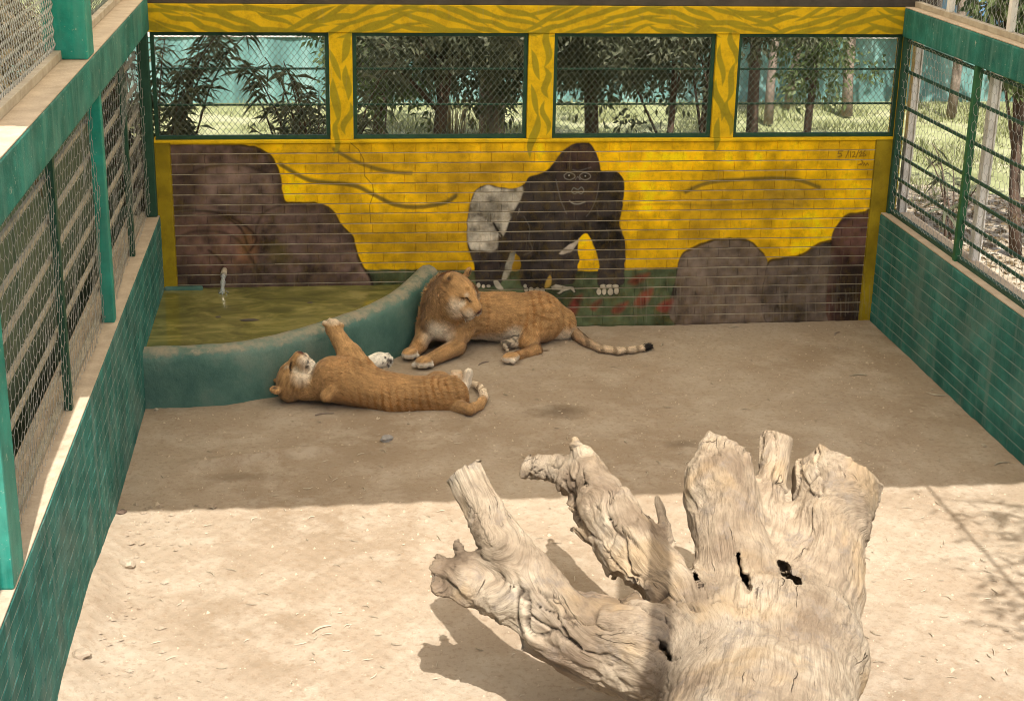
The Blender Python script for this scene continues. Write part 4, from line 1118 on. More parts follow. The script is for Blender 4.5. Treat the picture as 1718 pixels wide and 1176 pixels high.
V = V + N * (0.016 * ridge + 0.045 * lump + 0.075 * facet + rg * (0.050 * (plate - .5) * zone + 0.020 * (plate2 - .5)) - 0.030 * crack - 0.014 * crack2 + 0.05 * rg ** 2 * broken)[:, None]
V = relax(V, Fq, 1, 0.25)
me = mesh_np('driftwood_stump', V, Fq, True)
av = me.attributes.new('grain', 'FLOAT_VECTOR', 'POINT'); av.data.foreach_set('vector', gr.astype(np.float32).ravel())
ar_ = me.attributes.new('torn', 'FLOAT', 'POINT'); ar_.data.foreach_set('value', np.clip((rg - .45) * 2.2 * np.clip((fbm(V * 4 + 40, 3) - .40) * 6, 0, 1) + np.clip(-(plate - .35) * 1.6, 0, .6) * zone, 0, 1).astype(np.float32))
ac = me.attributes.new('crack', 'FLOAT', 'POINT'); ac.data.foreach_set('value', np.clip(crack * .9 + crack2 * .6, 0, 1).astype(np.float32))
t = NT('weathered_driftwood'); p = t.pos()
ga = t.n('ShaderNodeAttribute', attribute_name='grain'); ca_ = t.n('ShaderNodeAttribute', attribute_name='crack')
g1 = t.noise(t.mapping(ga.outputs['Vector'], (70, 70, 2.6)), 1.0, 6, 0.7, 0.2)
g2 = t.noise(t.mapping(ga.outputs['Vector'], (170, 170, 6)), 1.0, 4, 0.7)
b1 = t.noise(p, 2.2, 5, 0.65); b2 = t.noise(p, 6.0, 5, 0.7)
col = t.ramp(b1, [(0.36, (0.215, 0.156, 0.102, 1)), (0.5, (0.325, 0.252, 0.172, 1)), (0.62, (0.40, 0.325, 0.232, 1))])
col = t.mix(t.ramp(g1, [(0.40, (0.42, 0.42, 0.42, 1)), (0.52, BLACK)]), col, (0.14, 0.098, 0.065, 1))
col = t.mix(t.ramp(b2, [(0.54, BLACK), (0.66, (0.6, 0.6, 0.6, 1))]), col, (0.20, 0.165, 0.135, 1))
orng = t.noise(p, 3.1, 3, 0.5)
col = t.mix(t.ramp(orng, [(0.54, BLACK), (0.68, (0.45, 0.45, 0.45, 1))]), col, (0.38, 0.255, 0.125, 1))
wob = t.n('ShaderNodeVectorMath', operation='MULTIPLY_ADD')
nzv = t.n('ShaderNodeTexNoise'); nzv.inputs['Scale'].default_value = 9.0; nzv.inputs['Detail'].default_value = 4.0; t.l(p, nzv.inputs['Vector'])
t.l(nzv.outputs['Color'], wob.inputs[0]); wob.inputs[1].default_value = (0.05, 0.05, 0.05); t.l(ga.outputs['Vector'], wob.inputs[2])
def fissure(sc, lo_, hi_, seed, thr):
    vo = t.n('ShaderNodeTexVoronoi', feature='DISTANCE_TO_EDGE'); vo.inputs['Scale'].default_value = 1.0
    t.l(t.mapping(wob.outputs[0], sc, (0, 0, 0), (seed, seed * 2, 0)), vo.inputs['Vector'])
    f_ = t.ramp(vo.outputs['Distance'], [(lo_, WHITE), (hi_, BLACK)])
    mk = t.ramp(t.noise(p, 3.4 + seed * .3, 3, 0.6), [(thr, BLACK), (thr + .07, WHITE)])
    return t.mix(1.0, f_, mk, 'MULTIPLY')
fi1 = fissure((9, 9, 0.55), 0.004, 0.018, 1.3, 0.56)
col = t.mix(t.mix(1.0, fi1, (0.75, 0.75, 0.75, 1), 'MULTIPLY'), col, (0.075, 0.050, 0.032, 1))
tr_ = t.n('ShaderNodeAttribute', attribute_name='torn')
col = t.mix(t.ramp(tr_.outputs['Fac'], [(0.2, BLACK), (1.0, (0.7, 0.7, 0.7, 1))]), col, (0.135, 0.092, 0.060, 1))
col = t.mix(t.ramp(ca_.outputs['Fac'], [(0.25, BLACK), (0.9, (0.85, 0.85, 0.85, 1))]), col, (0.055, 0.038, 0.025, 1))
t.base(col); t.rough(0.85); t.spec(0.2)
hm = t.n('ShaderNodeMath', operation='MULTIPLY_ADD'); t.l(g2, hm.inputs[0]); hm.inputs[1].default_value = 0.5; t.l(g1, hm.inputs[2])
hs = t.n('ShaderNodeMath', operation='SUBTRACT'); t.l(hm.outputs[0], hs.inputs[0]); t.l(fi1, hs.inputs[1])
t.bump(hs.outputs[0], 1.0, 0.014); M['driftwood'] = t.m
tag(link('driftwood_stump', me, M['driftwood']), 'big pale driftwood stump with sawn branch stubs on the sunlit sand', 'tree stump')

# ------------------------------------------------------------------ big cats
t = NT('liger_fur'); ca_ = t.n('ShaderNodeAttribute', attribute_name='Col'); p = t.pos()
nz = t.noise(p, 60, 4, 0.7)
col = t.mix(t.ramp(nz, [(0.3, (0.35, 0.35, 0.35, 1)), (0.65, BLACK)]), ca_.outputs['Color'], (0.5, 0.5, 0.5, 1), 'MULTIPLY')
t.base(col); t.rough(0.75); t.spec(0.15); t.b.inputs['Sheen Weight'].default_value = 0.15
t.bump(t.noise(p, 90, 3, 0.7), 0.25, 0.006); M['fur'] = t.m
TAN = np.array((0.475, 0.275, 0.115)); DTAN = np.array((0.30, 0.130, 0.035)); CREAM = np.array((0.76, 0.65, 0.49)); WHT = np.array((0.76, 0.70, 0.58)); BLK = np.array((0.018, 0.014, 0.012))
def lerp(a, b, s): return a * (1 - s[:, None]) + b * s[:, None]
def near(V, c, r): return np.clip(1.5 - np.linalg.norm(V - np.array(c), axis=1) / r, 0, 1)

def finish_cat(name, label, sd, paint, flow_len, seed, nb=90000):
    V, Fq = sd.mesh(); V = relax(V, Fq, 2, 0.5)
    idx, par, dirs = nearest_prim(sd.prims, V); N = vert_normals(V, Fq)
    tg = np.array([q[4] for q in sd.prims])[idx]
    V = V + N * (0.010 * (fbm(V * 16, 3) - .47))[:, None]
    C = paint(V, N, idx, par, dirs, tg)
    q1 = np.cross(dirs, np.array([.3, .5, .8])); q1 /= np.linalg.norm(q1, axis=1, keepdims=True) + 1e-9; q2 = np.cross(dirs, q1)
    fl = np.stack([(V * q1).sum(1) * 75, (V * q2).sum(1) * 75, (V * dirs).sum(1) * 16], 1)
    C = C * np.clip(1 + (1.1 + 0.3 * (tg == 5)) * (fbm(fl, 3) - .46) + 0.35 * (fbm(V * 5 + 31, 3) - .46), .55, 1.6)[:, None]
    me = mesh_np(name, V, Fq, True)
    a = me.color_attributes.new('Col', 'FLOAT_COLOR', 'POINT')
    a.data.foreach_set('color', np.concatenate([C, np.ones((len(C), 1))], 1).astype(np.float32).ravel())
    body = tag(link(name, me, M['fur']), label, 'liger')
    # fur: short tapered blades lying along each limb
    r2 = np.random.default_rng(seed)
    ar = np.linalg.norm(np.cross(V[Fq[:, 2]] - V[Fq[:, 0]], V[Fq[:, 3]] - V[Fq[:, 1]]), axis=1)
    f = r2.choice(len(Fq), nb, p=ar / ar.sum()); w = r2.dirichlet((1, 1, 1, 1), nb)
    P = (V[Fq[f]] * w[..., None]).sum(1); n = N[Fq[f, 0]]; cc = C[Fq[f, r2.integers(0, 4, nb)]]; dd = dirs[Fq[f, 0]]; tt = tg[Fq[f, 0]]
    L = flow_len(tt, P) * r2.uniform(.6, 1.35, nb)
    dd = dd + 0.5 * r2.normal(size=(nb, 3)) * 0.5 + np.array([0, 0, -0.35]); dd = dd - (dd * n).sum(1, keepdims=True) * n; dd /= np.linalg.norm(dd, axis=1, keepdims=True) + 1e-9
    tip = P + (dd * 0.92 + n * 0.30) * L[:, None]
    sd_ = np.cross(dd, n) * (0.0024 + 0.05 * L[:, None])
    VV = np.stack([P - n * .003 - sd_, P - n * .003 + sd_, tip], 1).reshape(-1, 3)
    keep = VV[2::3, 2] > -0.005
    FF = np.arange(nb * 3).reshape(-1, 3)[keep]
    fm = mesh_np('fur', VV, FF)
    a = fm.color_attributes.new('Col', 'FLOAT_COLOR', 'POINT')
    j = np.clip(cc * (1 + r2.normal(0, .16, (nb, 1))), 0.005, 1); j = np.repeat(j, 3, 0).reshape(nb, 3, 3); j[:, 2] = np.clip(j[:, 2] * 1.12, 0, 1)
    a.data.foreach_set('color', np.concatenate([j.reshape(-1, 3), np.ones((nb * 3, 1))], 1).astype(np.float32).ravel())
    # blades shade with the skin's normal direction mostly: smooth
    tag(link('fur', fm, M['fur'], body), kind='stuff')
    return body
def frame(fwd, up):
    f = np.array(fwd, float); f /= np.linalg.norm(f); u = np.array(up, float); u -= f * (u @ f); u /= np.linalg.norm(u)
    return f, np.cross(f, u), u                            # forward, side, up

def build_head(sd, c, fwd, up, s=1.0, tg=10):
    """c = skull centre; returns local frame"""
    f, r, u = frame(fwd, up); c = np.array(c)
    L = lambda a, b, d: c + s * (f * a + r * b + u * d)
    R3 = np.stack([f, r, u])
    sd.ball(L(-.005, 0, .005), 0, .03, tg, (.145 * s, .112 * s, .112 * s), R3)    # skull
    sd.ball(L(.055, 0, .050), 0, .025, tg, (.085 * s, .072 * s, .062 * s), R3)    # brow
    for b in (-1, 1):
        sd.ball(L(.040, .082 * b, -.045), 0, .030, tg, (.075 * s, .050 * s, .066 * s), R3)   # cheek
        sd.ball(L(.105, .048 * b, .045), 0, .012, tg, (.036 * s, .026 * s, .018 * s), R3)    # brow ridge
    sd.cone(L(.07, 0, .038), L(.203, 0, -.010), .060 * s, .046 * s, .022, None, tg)  # broad straight nose
    for b in (-1, 1):
        sd.ball(L(.172, .040 * b, -.046), 0, .014, tg, (.060 * s, .046 * s, .048 * s), R3)   # muzzle pads
    sd.ball(L(.120, 0, -.060), 0, .025, tg, (.10 * s, .078 * s, .060 * s), R3)
    sd.ball(L(.158, 0, -.104), 0, .012, tg, (.052 * s, .044 * s, .032 * s), R3)   # chin
    for b in (-1, 1):                                       # ears: cupped
        sd.ball(L(-.045, .108 * b, .105), 0, .012, tg + 1, (.020 * s, .040 * s, .042 * s), np.stack([f + .25 * b * r, r - .25 * b * f, u]) / 1.03)
        sd.carve(L(-.012, .114 * b, .112), L(-.014, .114 * b, .128), .023 * s, None, .008)
    for b in (-1, 1):
        sd.carve(L(.130, .052 * b, .030), L(.140, .056 * b, .022), .016 * s, None, .02)      # eye sockets
    sd.carve(L(.185, .075, -.084), L(.205, 0, -.080), .007 * s, None, .008); sd.carve(L(.185, -.075, -.084), L(.205, 0, -.080), .007 * s, None, .008)                # mouth line
    return L, f, r, u
def paint_head(C, V, N, L, s, isH, FR):
    w = lambda c, r: near(V, c, r * s) * isH
    for b in (-1, 1):
        C = lerp(C, WHT, w(L(.195, .042 * b, -.058), .042) * .95)
        C = lerp(C, CREAM, w(L(.09, .095 * b, -.055), .060) * .75)
        C = lerp(C, CREAM, w(L(.122, .050 * b, .060), .016) * .5)
        C = lerp(C, CREAM, w(L(.125, .068 * b, -.010), .026) * .7)
        e_ = (V - L(.128, .056 * b, .030)) / s; sl_ = np.clip(1.6 - np.sqrt(((e_ @ FR[0]) / .05) ** 2 + ((e_ @ FR[1] * b - .25 * (e_ @ FR[2])) / .026) ** 2 + ((e_ @ FR[2] + .3 * b * (e_ @ FR[1])) / .0075) ** 2), 0, 1) * isH
        C = lerp(C, BLK, np.clip(sl_ * 1.5, 0, 1) * .92)
        C = lerp(C, BLK * 2, w(L(-.026, .112 * b, .112), .020) * .85)
        C = lerp(C, BLK, w(L(-.080, .105 * b, .110), .026) * .9)
        
        C = lerp(C, BLK, w(L(.196, .054 * b, -.083), .014) * .9)
        C = lerp(C, BLK, w(L(.168, .074 * b, -.084), .015) * .85)
        C = lerp(C, DTAN * .6, w(L(.10, .03 * b, .095), .016) * .6)
    C = lerp(C, WHT, w(L(.168, 0, -.120), .050) * .95)
    C = lerp(C, DTAN, w(L(.17, 0, .012), .030) * .35)
    C = lerp(C, np.array((.10, .035, .025)), np.clip(w(L(.244, 0, -.018), .024) * 1.5, 0, 1))
    C = lerp(C, BLK, np.clip(w(L(.228, 0, -.062), .013) * 1.5, 0, 1) * .8)
    return C
def stripes(V, axis, freq, amp, seed):
    a = V @ np.array(axis); n = fbm(V * 5 + seed, 3) - .47; m = fbm(V * 3 + seed + 7, 3)
    s = np.sin(a * freq + n * 9.0); return np.clip((s - .30) * 3.0, 0, 1) * np.clip((m - .33) * 4, 0, 1) * amp

# --- the reclining one, head turned over its shoulder
Yp = lambda u, v, y: aty(u, v, y)
lo, hi = (-0.42, -1.28, -0.02), (2.12, 0.02, 1.05)
c1 = SDF(lo, hi, 0.0085)
HIP = Yp(905, 531, -.30); SHO = Yp(765, 528, -.42)
c1.cone(SHO, Yp(850, 531, -.30), .215, .205, .08, None, 1)                # ribcage
c1.cone(Yp(840, 533, -.30), HIP, .205, .205, .08, None, 1)               # loin to rump
c1.cone(Yp(900, 525, -.28), Yp(938, 543, -.28), .19, .155, .06, None, 1)
c1.ball(Yp(908, 540, -.42), 0, .022, 2, (.185, .12, .20))                 # near thigh
c1.cone(Yp(905, 548, -.44), Yp(885, 572, -.58), .125, .075, .05, None, 2)  # thigh to knee
c1.cone(Yp(890, 574, -.56), Yp(898, 588, -.70), .072, .055, .04, None, 2)
c1.cone(Yp(898, 588, -.70), Yp(868, 598, -.84), .055, .046, .03, None, 2)  # metatarsus
c1.ball(atz(857, 600, .05), 0, .03, 3, (.085, .055, .048), np.stack(frame((-1, -.45, 0), (0, 0, 1))))
for k in range(4):
    q = atz(846 + k * 5, 600 + k * 2.2, .035); c1.ball(q, .023, .012, 3)
c1.cone(Yp(880, 572, -.46), atz(850, 578, .05), .062, .045, .03, None, 4)   # far hind foot, sole showing
for k in range(4):
    c1.ball(atz(842 + k * 3, 574 + k * 4.5, .07 - k * .01), .020, .010, 4)
# chest, neck and ruff
c1.cone(SHO, Yp(742, 540, -.58), .20, .17, .07, None, 1)
c1.cone(Yp(750, 530, -.52), Yp(752, 500, -.56), .185, .165, .07, None, 5)
c1.ball(Yp(738, 500, -.54), .135, .08, 5); c1.ball(Yp(729, 530, -.56), .120, .07, 5); c1.ball(Yp(750, 480, -.57), .10, .08, 5); c1.ball(Yp(752, 515, -.66), .12, .06, 5)
HD = Yp(767, 487, -.66)
c1.cone(Yp(752, 505, -.56), HD - np.array([.03, -.06, 0]), .16, .125, .06, None, 5)
# front legs
c1.ball(Yp(770, 550, -.58), .135, .03, 6)
c1.cone(Yp(770, 556, -.60), Yp(766, 580, -.76), .105, .080, .05, None, 6)
c1.cone(Yp(766, 582, -.78), Yp(722, 604, -.97), .076, .060, .03, None, 6)
c1.ball(atz(711, 607, .055), 0, .03, 7, (.085, .072, .052), np.stack(frame((-.55, -.85, 0), (0, 0, 1))))
for k in range(4):
    c1.ball(atz(695 + k * 9.5, 612 + (1.5 if k in (1, 2) else 0), .035), .0245, .010, 7)
c1.ball(Yp(718, 548, -.52), .105, .035, 6)
c1.cone(Yp(716, 555, -.55), Yp(704, 578, -.68), .085, .066, .05, None, 6)
c1.cone(Yp(704, 578, -.68), Yp(692, 592, -.74), .066, .057, .03, None, 6)
c1.ball(atz(687, 593, .055), 0, .03, 7, (.075, .065, .05), np.stack(frame((-.6, -.8, 0), (0, 0, 1))))
for k in range(4):
    c1.ball(atz(677 + k * 7.5, 597 + (1.5 if k in (1, 2) else 0), .035), .022, .010, 7)
c1.ball(HD + np.array([-.09, -.02, -.07]), .09, .05, 5); c1.ball(HD + np.array([.06, .04, -.05]), .11, .05, 5); c1.ball(HD + np.array([-.02, -.06, -.14]), .09, .05, 5)
L1, f1, r1_, u1 = build_head(c1, HD, (0.60, -0.66, -0.40), (0.22, -0.22, 1.0), 1.20)
tailp = [Yp(948, 548, -.30), Yp(962, 558, -.32), atz(985, 575, .035), atz(1008, 585, .034), atz(1035, 589, .032), atz(1062, 587, .03), atz(1080, 584, .032)]
for k in range(len(tailp) - 1):
    c1.cone(tailp[k], tailp[k + 1], [.065, .050, .040, .034, .031, .028][k], [.050, .040, .034, .031, .028, .027][k], .012, None, 8)
c1.cone(tailp[-1], atz(1089, 581, .034), .030, .026, .010, None, 9)
AX1 = HIP - SHO; AX1 = AX1 / np.linalg.norm(AX1)
def paint1(V, N, idx, par, dirs, tg):
    C = np.tile(TAN, (len(V), 1)) * (0.82 + 0.36 * fbm(V * 9, 3)[:, None])
    bodyish = np.isin(tg, [1, 2])
    C = lerp(C, DTAN, stripes(V, AX1, 88, .8, 1.0) * bodyish)
    C = lerp(C, DTAN * .8, stripes(V, (0.25, -.3, 1), 105, .8, 2.0) * (tg == 2))
    C = lerp(C, DTAN * .8, stripes(V, (0.3, -.4, .9), 90, .45, 3.0) * (tg == 6))
    # pale belly, chest, inner legs and toes
    bel = np.clip((0.15 - V[:, 2]) / .10, 0, 1) * np.isin(tg, [1]) * np.clip((V[:, 0] - .1) / .1, 0, 1)
    C = lerp(C, CREAM, bel * .85)
    C = lerp(C, CREAM, near(V, Yp(735, 560, -.72), .115) * .95)
    C = lerp(C, CREAM, near(V, Yp(722, 548, -.70), .06) * .55)
    C = lerp(C, CREAM, near(V, Yp(860, 560, -.50), .075) * .9)
    C = lerp(C, WHT, ((tg == 7) * np.clip((.075 - V[:, 2]) / .02, 0, 1)) * .9)
    C = lerp(C, WHT, ((tg == 3) * np.clip((.075 - V[:, 2]) / .02, 0, 1)) * .7)
    C = lerp(C, CREAM * .7, (tg == 4) * .8); C = lerp(C, BLK, (tg == 4) * np.clip((fbm(V * 26, 2) - .36) * 8, 0, 1) * .75)
    tl = tg == 8
    s = np.sin((V[:, 0]) * 2 * math.pi / .105)
    C = lerp(C, CREAM, tl * np.clip((V[:, 0] - 1.25) / .25, 0, 1) * .55)
    C = lerp(C, np.array((.14, .085, .04)), tl * np.clip((s - .45) * 5, 0, 1) * .6)
    C = lerp(C, BLK, (tg == 9) * 1.0)
    C = lerp(C, WHT, near(V, Yp(948, 566, -.36), .035) * .8)
    isH = np.isin(tg, [10, 11]) | (np.linalg.norm(V - HD, axis=1) < .36)
    C = lerp(C, CREAM, near(V, Yp(752, 508, -.72), .055) * .5)
    return paint_head(C, V, N, L1, 1.20, isH * 1.0, (f1, r1_, u1))
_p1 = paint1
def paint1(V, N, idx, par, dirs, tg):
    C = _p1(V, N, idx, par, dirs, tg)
    for k in range(3):  # shaded gaps between the toes painted dark into the fur colour
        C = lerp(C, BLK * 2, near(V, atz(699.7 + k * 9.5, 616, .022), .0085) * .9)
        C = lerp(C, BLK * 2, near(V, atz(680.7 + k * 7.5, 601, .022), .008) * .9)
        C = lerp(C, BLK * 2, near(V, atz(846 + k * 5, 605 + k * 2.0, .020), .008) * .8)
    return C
def len1(tg, P):
    L = np.full(len(tg), .024); L[tg == 5] = .062; L[np.isin(tg, [10, 11])] = .014; L[np.isin(tg, [3, 4, 7])] = .009; L[tg == 8] = .02; L[tg == 9] = .03; L[tg == 6] = .018
    d = np.linalg.norm(P - (HD - .10 * f1 - .06 * u1), axis=1); L = np.where((tg == 10) & (d < .15), .035, L)
    return L
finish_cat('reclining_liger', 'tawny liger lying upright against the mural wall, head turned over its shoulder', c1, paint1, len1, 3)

# --- the one rolled on its back
lo, hi = (-1.52, -2.22, -0.02), (0.52, -1.20, 0.80)
c2 = SDF(lo, hi, 0.0080)
CH = Yp(580, 638, -1.79); MID = Yp(660, 664, -1.87); HP = Yp(745, 664, -1.88)
c2.cone(CH, MID, .190, .160, .08, None, 1); c2.cone(MID, HP, .160, .160, .08, None, 1)
c2.cone(HP, Yp(764, 672, -1.90), .150, .105, .05, None, 1)
c2.ball(Yp(557, 632, -1.80), .160, .035, 1); c2.ball(Yp(598, 624, -1.74), .13, .05, 1); c2.cone(Yp(556, 652, -1.93), Yp(548, 664, -1.96), .055, .045, .03, None, 1)
c2.cone(Yp(555, 644, -1.80), Yp(512, 648, -1.76), .135, .105, .06, None, 5)
HD2 = Yp(490, 642, -1.74)
L2, f2, r2_, u2 = build_head(c2, HD2, (0.22, 0.02, 1.0), (-1.0, 0.10, 0.20), 1.08)
c2.cone(Yp(515, 645, -1.76), HD2, .10, .09, .05, None, 5)
# raised foreleg braced against the pool
EL = Yp(588, 598, -1.66)
c2.cone(Yp(602, 622, -1.74), EL, .125, .100, .035, None, 6)
c2.cone(EL, Yp(570, 570, -1.52), .096, .066, .03, None, 6)
c2.cone(Yp(570, 570, -1.52), Yp(562, 556, -1.46), .065, .062, .02, None, 6)
c2.ball(Yp(560, 551, -1.43), 0, .02, 7, (.078, .072, .066), np.stack(frame((-.25, .1, 1), (0, -1, 0))))
for k in range(4):
    c2.ball(Yp(545 + k * 9.0, 541 + (2, -2, -1, 5)[k], -1.43), .0245, .006, 7)
# other foreleg folded, white paw with dark pads
c2.cone(Yp(605, 622, -1.66), Yp(628, 606, -1.52), .075, .058, .03, None, 12)
c2.ball(Yp(636, 605, -1.48), 0, .02, 12, (.082, .065, .072), np.stack(frame((1, .2, .1), (0, 0, 1))))
for k in range(4):
    c2.ball(Yp(650 + (0, 5, 5, 1)[k], 596 + k * 5.6, -1.47), .024, .008, 12)
# hind legs folded away, two feet showing past the rump
c2.ball(Yp(735, 650, -1.72), .13, .05, 1); c2.ball(Yp(752, 662, -1.93), 0, .03, 1, (.16, .10, .15))
c2.cone(Yp(745, 648, -1.68), Yp(766, 640, -1.62), .075, .05, .03, None, 13)
c2.ball(Yp(766, 631, -1.60), 0, .02, 13, (.05, .045, .055))
for k in range(3): c2.ball(Yp(760 + k * 6, 624, -1.60), .018, .008, 13)
c2.cone(Yp(758, 664, -1.80), Yp(776, 655, -1.70), .055, .042, .03, None, 14)
c2.cone(Yp(776, 655, -1.70), Yp(783, 642, -1.66), .042, .036, .015, None, 14)
c2.cone(Yp(783, 642, -1.66), Yp(786, 626, -1.64), .038, .040, .012, None, 14)
tl2 = [Yp(760, 682, -1.95), atz(788, 687, .050), atz(804, 680, .040), atz(812, 667, .036), atz(810, 655, .036), atz(803, 647, .034), atz(795, 644, .036)]
for k in range(len(tl2) - 1):
    c2.cone(tl2[k], tl2[k + 1], [.080, .046, .036, .032, .030, .028][k], [.046, .036, .032, .030, .028, .026][k], .012, None, 8)
AX2 = HP - CH; AX2 = AX2 / np.linalg.norm(AX2)
def paint2(V, N, idx, par, dirs, tg):
    C = np.tile(TAN, (len(V), 1)) * (0.80 + 0.38 * fbm(V * 9, 3)[:, None])
    C = lerp(C, DTAN, stripes(V, AX2 * .9 + np.array([0, 0, .35]), 120, .85, 4.0) * (tg == 1) * np.clip((V[:, 0] + .95) / .2, 0, 1))
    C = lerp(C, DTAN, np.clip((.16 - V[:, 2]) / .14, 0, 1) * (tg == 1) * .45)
    # pale belly faces up and away
    bel = np.clip((N @ np.array([0, .80, .60]) - .80) / .15, 0, 1) * (tg == 1)
    C = lerp(C, CREAM, bel * .9)
    C = lerp(C, WHT, (tg == 12) * 1.0)
    C = lerp(C, BLK * 2, (tg == 12) * np.clip((V[:, 0] - Yp(640, 604, -1.48)[0]) / .012, 0, 1) * np.clip((fbm(V * 30, 2) - .40) * 14, 0, 1) * .9)
    C = lerp(C, WHT, (tg == 14) * .75); C = lerp(C, CREAM, (tg == 13) * .55); C = lerp(C, DTAN, (tg == 13) * np.clip((fbm(V * 28, 2) - .42) * 9, 0, 1) * .6)
    C = lerp(C, CREAM, (tg == 7) * np.clip((V[:, 2] - Yp(560, 545, -1.43)[2]) / .03, 0, 1) * .6)
    tl = tg == 8; s = np.sin(np.arctan2(V[:, 1] + 1.80, V[:, 0] - .24) * 13)
    C = lerp(C, CREAM, tl * np.clip((V[:, 1] + 1.95) / .08, 0, 1) * .8); C = lerp(C, np.array((.20, .11, .05)), tl * np.clip((s - .35) * 4, 0, 1) * .7 * np.clip((V[:, 1] + 1.97) / .08, 0, 1))
    isH = np.isin(tg, [10, 11]) | (np.linalg.norm(V - HD2, axis=1) < .30)
    C = lerp(C, WHT, near(V, L2(.10, 0, -.11), .085) * .95); C = lerp(C, CREAM, near(V, L2(.0, 0, -.14), .08) * .8)
    return paint_head(C, V, N, L2, 1.08, isH * 1.0, (f2, r2_, u2))
def len2(tg, P):
    L = np.full(len(tg), .020); L[tg == 5] = .026; L[np.isin(tg, [10, 11])] = .012; L[np.isin(tg, [7, 12, 13, 14])] = .010; L[tg == 6] = .014; L[tg == 8] = .014
    return L
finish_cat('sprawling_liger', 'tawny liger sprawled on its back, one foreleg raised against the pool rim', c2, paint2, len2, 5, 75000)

# ------------------------------------------------------------------ beyond the walls
t = NT('teal_sheet_wall'); p = t.pos()
t.base(t.ramp(t.noise(t.mapping(p, (2.5, 2.5, .5)), 1.2, 4, 0.6), [(0.35, (0.08, 0.17, 0.155, 1)), (0.5, (0.13, 0.27, 0.245, 1)), (0.65, (0.24, 0.38, 0.345, 1))])); t.rough(0.6); M['teal_sheet'] = t.m
tw_ = tag(empty('boundary_wall', (4, 11.6, 0)), 'long turquoise boundary wall with white coping beyond the lawn', 'wall', kind='thing')
m = MB()
for k in range(40):
    x0 = -14 + k * 0.9
    m.add([(x0, 11.6, -.05), (x0 + .45, 11.56, -.05), (x0 + .9, 11.6, -.05), (x0, 11.6, 1.02), (x0 + .45, 11.56, 1.02), (x0 + .9, 11.6, 1.02)], [(0, 1, 4, 3), (1, 2, 5, 4)])
m.build('sheeting', M['teal_sheet'], tw_)
m = MB(); m.box(-14, 22, 11.55, 11.75, 1.02, 1.14); m.build('coping', M['white_post'], tw_)

def leaf_mat(name, a, b, trans=0.25):
    t = NT(name); p = t.pos(); c = t.ramp(t.noise(p, 5, 4, 0.7), [(0.3, a), (0.7, b)])
    t.base(c); t.rough(0.55); t.spec(0.3)
    tr = t.n('ShaderNodeBsdfTranslucent'); t.l(c, tr.inputs[0]); mx = t.n('ShaderNodeMixShader'); mx.inputs[0].default_value = trans
    t.l(t.b.outputs[0], mx.inputs[1]); t.l(tr.outputs[0], mx.inputs[2]); t.l(mx.outputs[0], t.t.nodes['Material Output'].inputs['Surface'])
    return t.m
M['leaf_dark'] = leaf_mat('dark_leaves', (0.060, 0.076, 0.040, 1), (0.165, 0.165, 0.095, 1), 0.4)
M['leaf_mid'] = leaf_mat('mid_leaves', (0.06, 0.09, 0.03, 1), (0.16, 0.20, 0.075, 1), 0.35)
M['leaf_lime'] = leaf_mat('light_leaves', (0.10, 0.15, 0.035, 1), (0.20, 0.24, 0.07, 1))
M['leaf_dry'] = leaf_mat('dry_leaves', (0.12, 0.085, 0.045, 1), (0.26, 0.19, 0.10, 1))
M['bark'] = plain('brown_bark', (0.13, 0.085, 0.06, 1), (0.055, 0.038, 0.028, 1), 14, 0.95, 0.8, 30)
M['bark_pale'] = plain('pale_bark', (0.30, 0.24, 0.19, 1), (0.15, 0.11, 0.085, 1), 10, 0.95, 0.7, 30)
M['grass'] = leaf_mat('grass_blades', (0.17, 0.20, 0.07, 1), (0.40, 0.39, 0.20, 1), 0.3)
M['grass_dry'] = leaf_mat('long_grass', (0.07, 0.10, 0.025, 1), (0.22, 0.22, 0.07, 1), 0.3)

def leaves_mesh(name, P, D, L, Wd, mat, parent, droop=0.25, seed=0):
    r2 = np.random.default_rng(seed); n = len(P)
    D = D / (np.linalg.norm(D, axis=1, keepdims=True) + 1e-9)
    S_ = np.cross(D, r2.normal(size=(n, 3))); S_ /= np.linalg.norm(S_, axis=1, keepdims=True) + 1e-9
    Nn = np.cross(S_, D)
    L = np.broadcast_to(L, n)[:, None]; Wd = np.broadcast_to(Wd, n)[:, None]
    a = P; b = P + D * L * .45 + S_ * Wd * .5 + Nn * L * .04; c = P + D * L - np.array([0, 0, 1]) * L * droop; d = P + D * L * .45 - S_ * Wd * .5 + Nn * L * .04; mi = P + D * L * .5 - np.array([0, 0, 1]) * L * droop * .3
    V = np.stack([a, b, c, d, mi], 1).reshape(-1, 3); base = np.arange(n)[:, None] * 5
    Fq = np.concatenate([base + np.array([[0, 1, 4, 4]]), base + np.array([[1, 2, 4, 4]]), base + np.array([[2, 3, 4, 4]]), base + np.array([[3, 0, 4, 4]])], 0)[:, :3]
    return link(name, mesh_np(name, V, Fq), mat, parent)
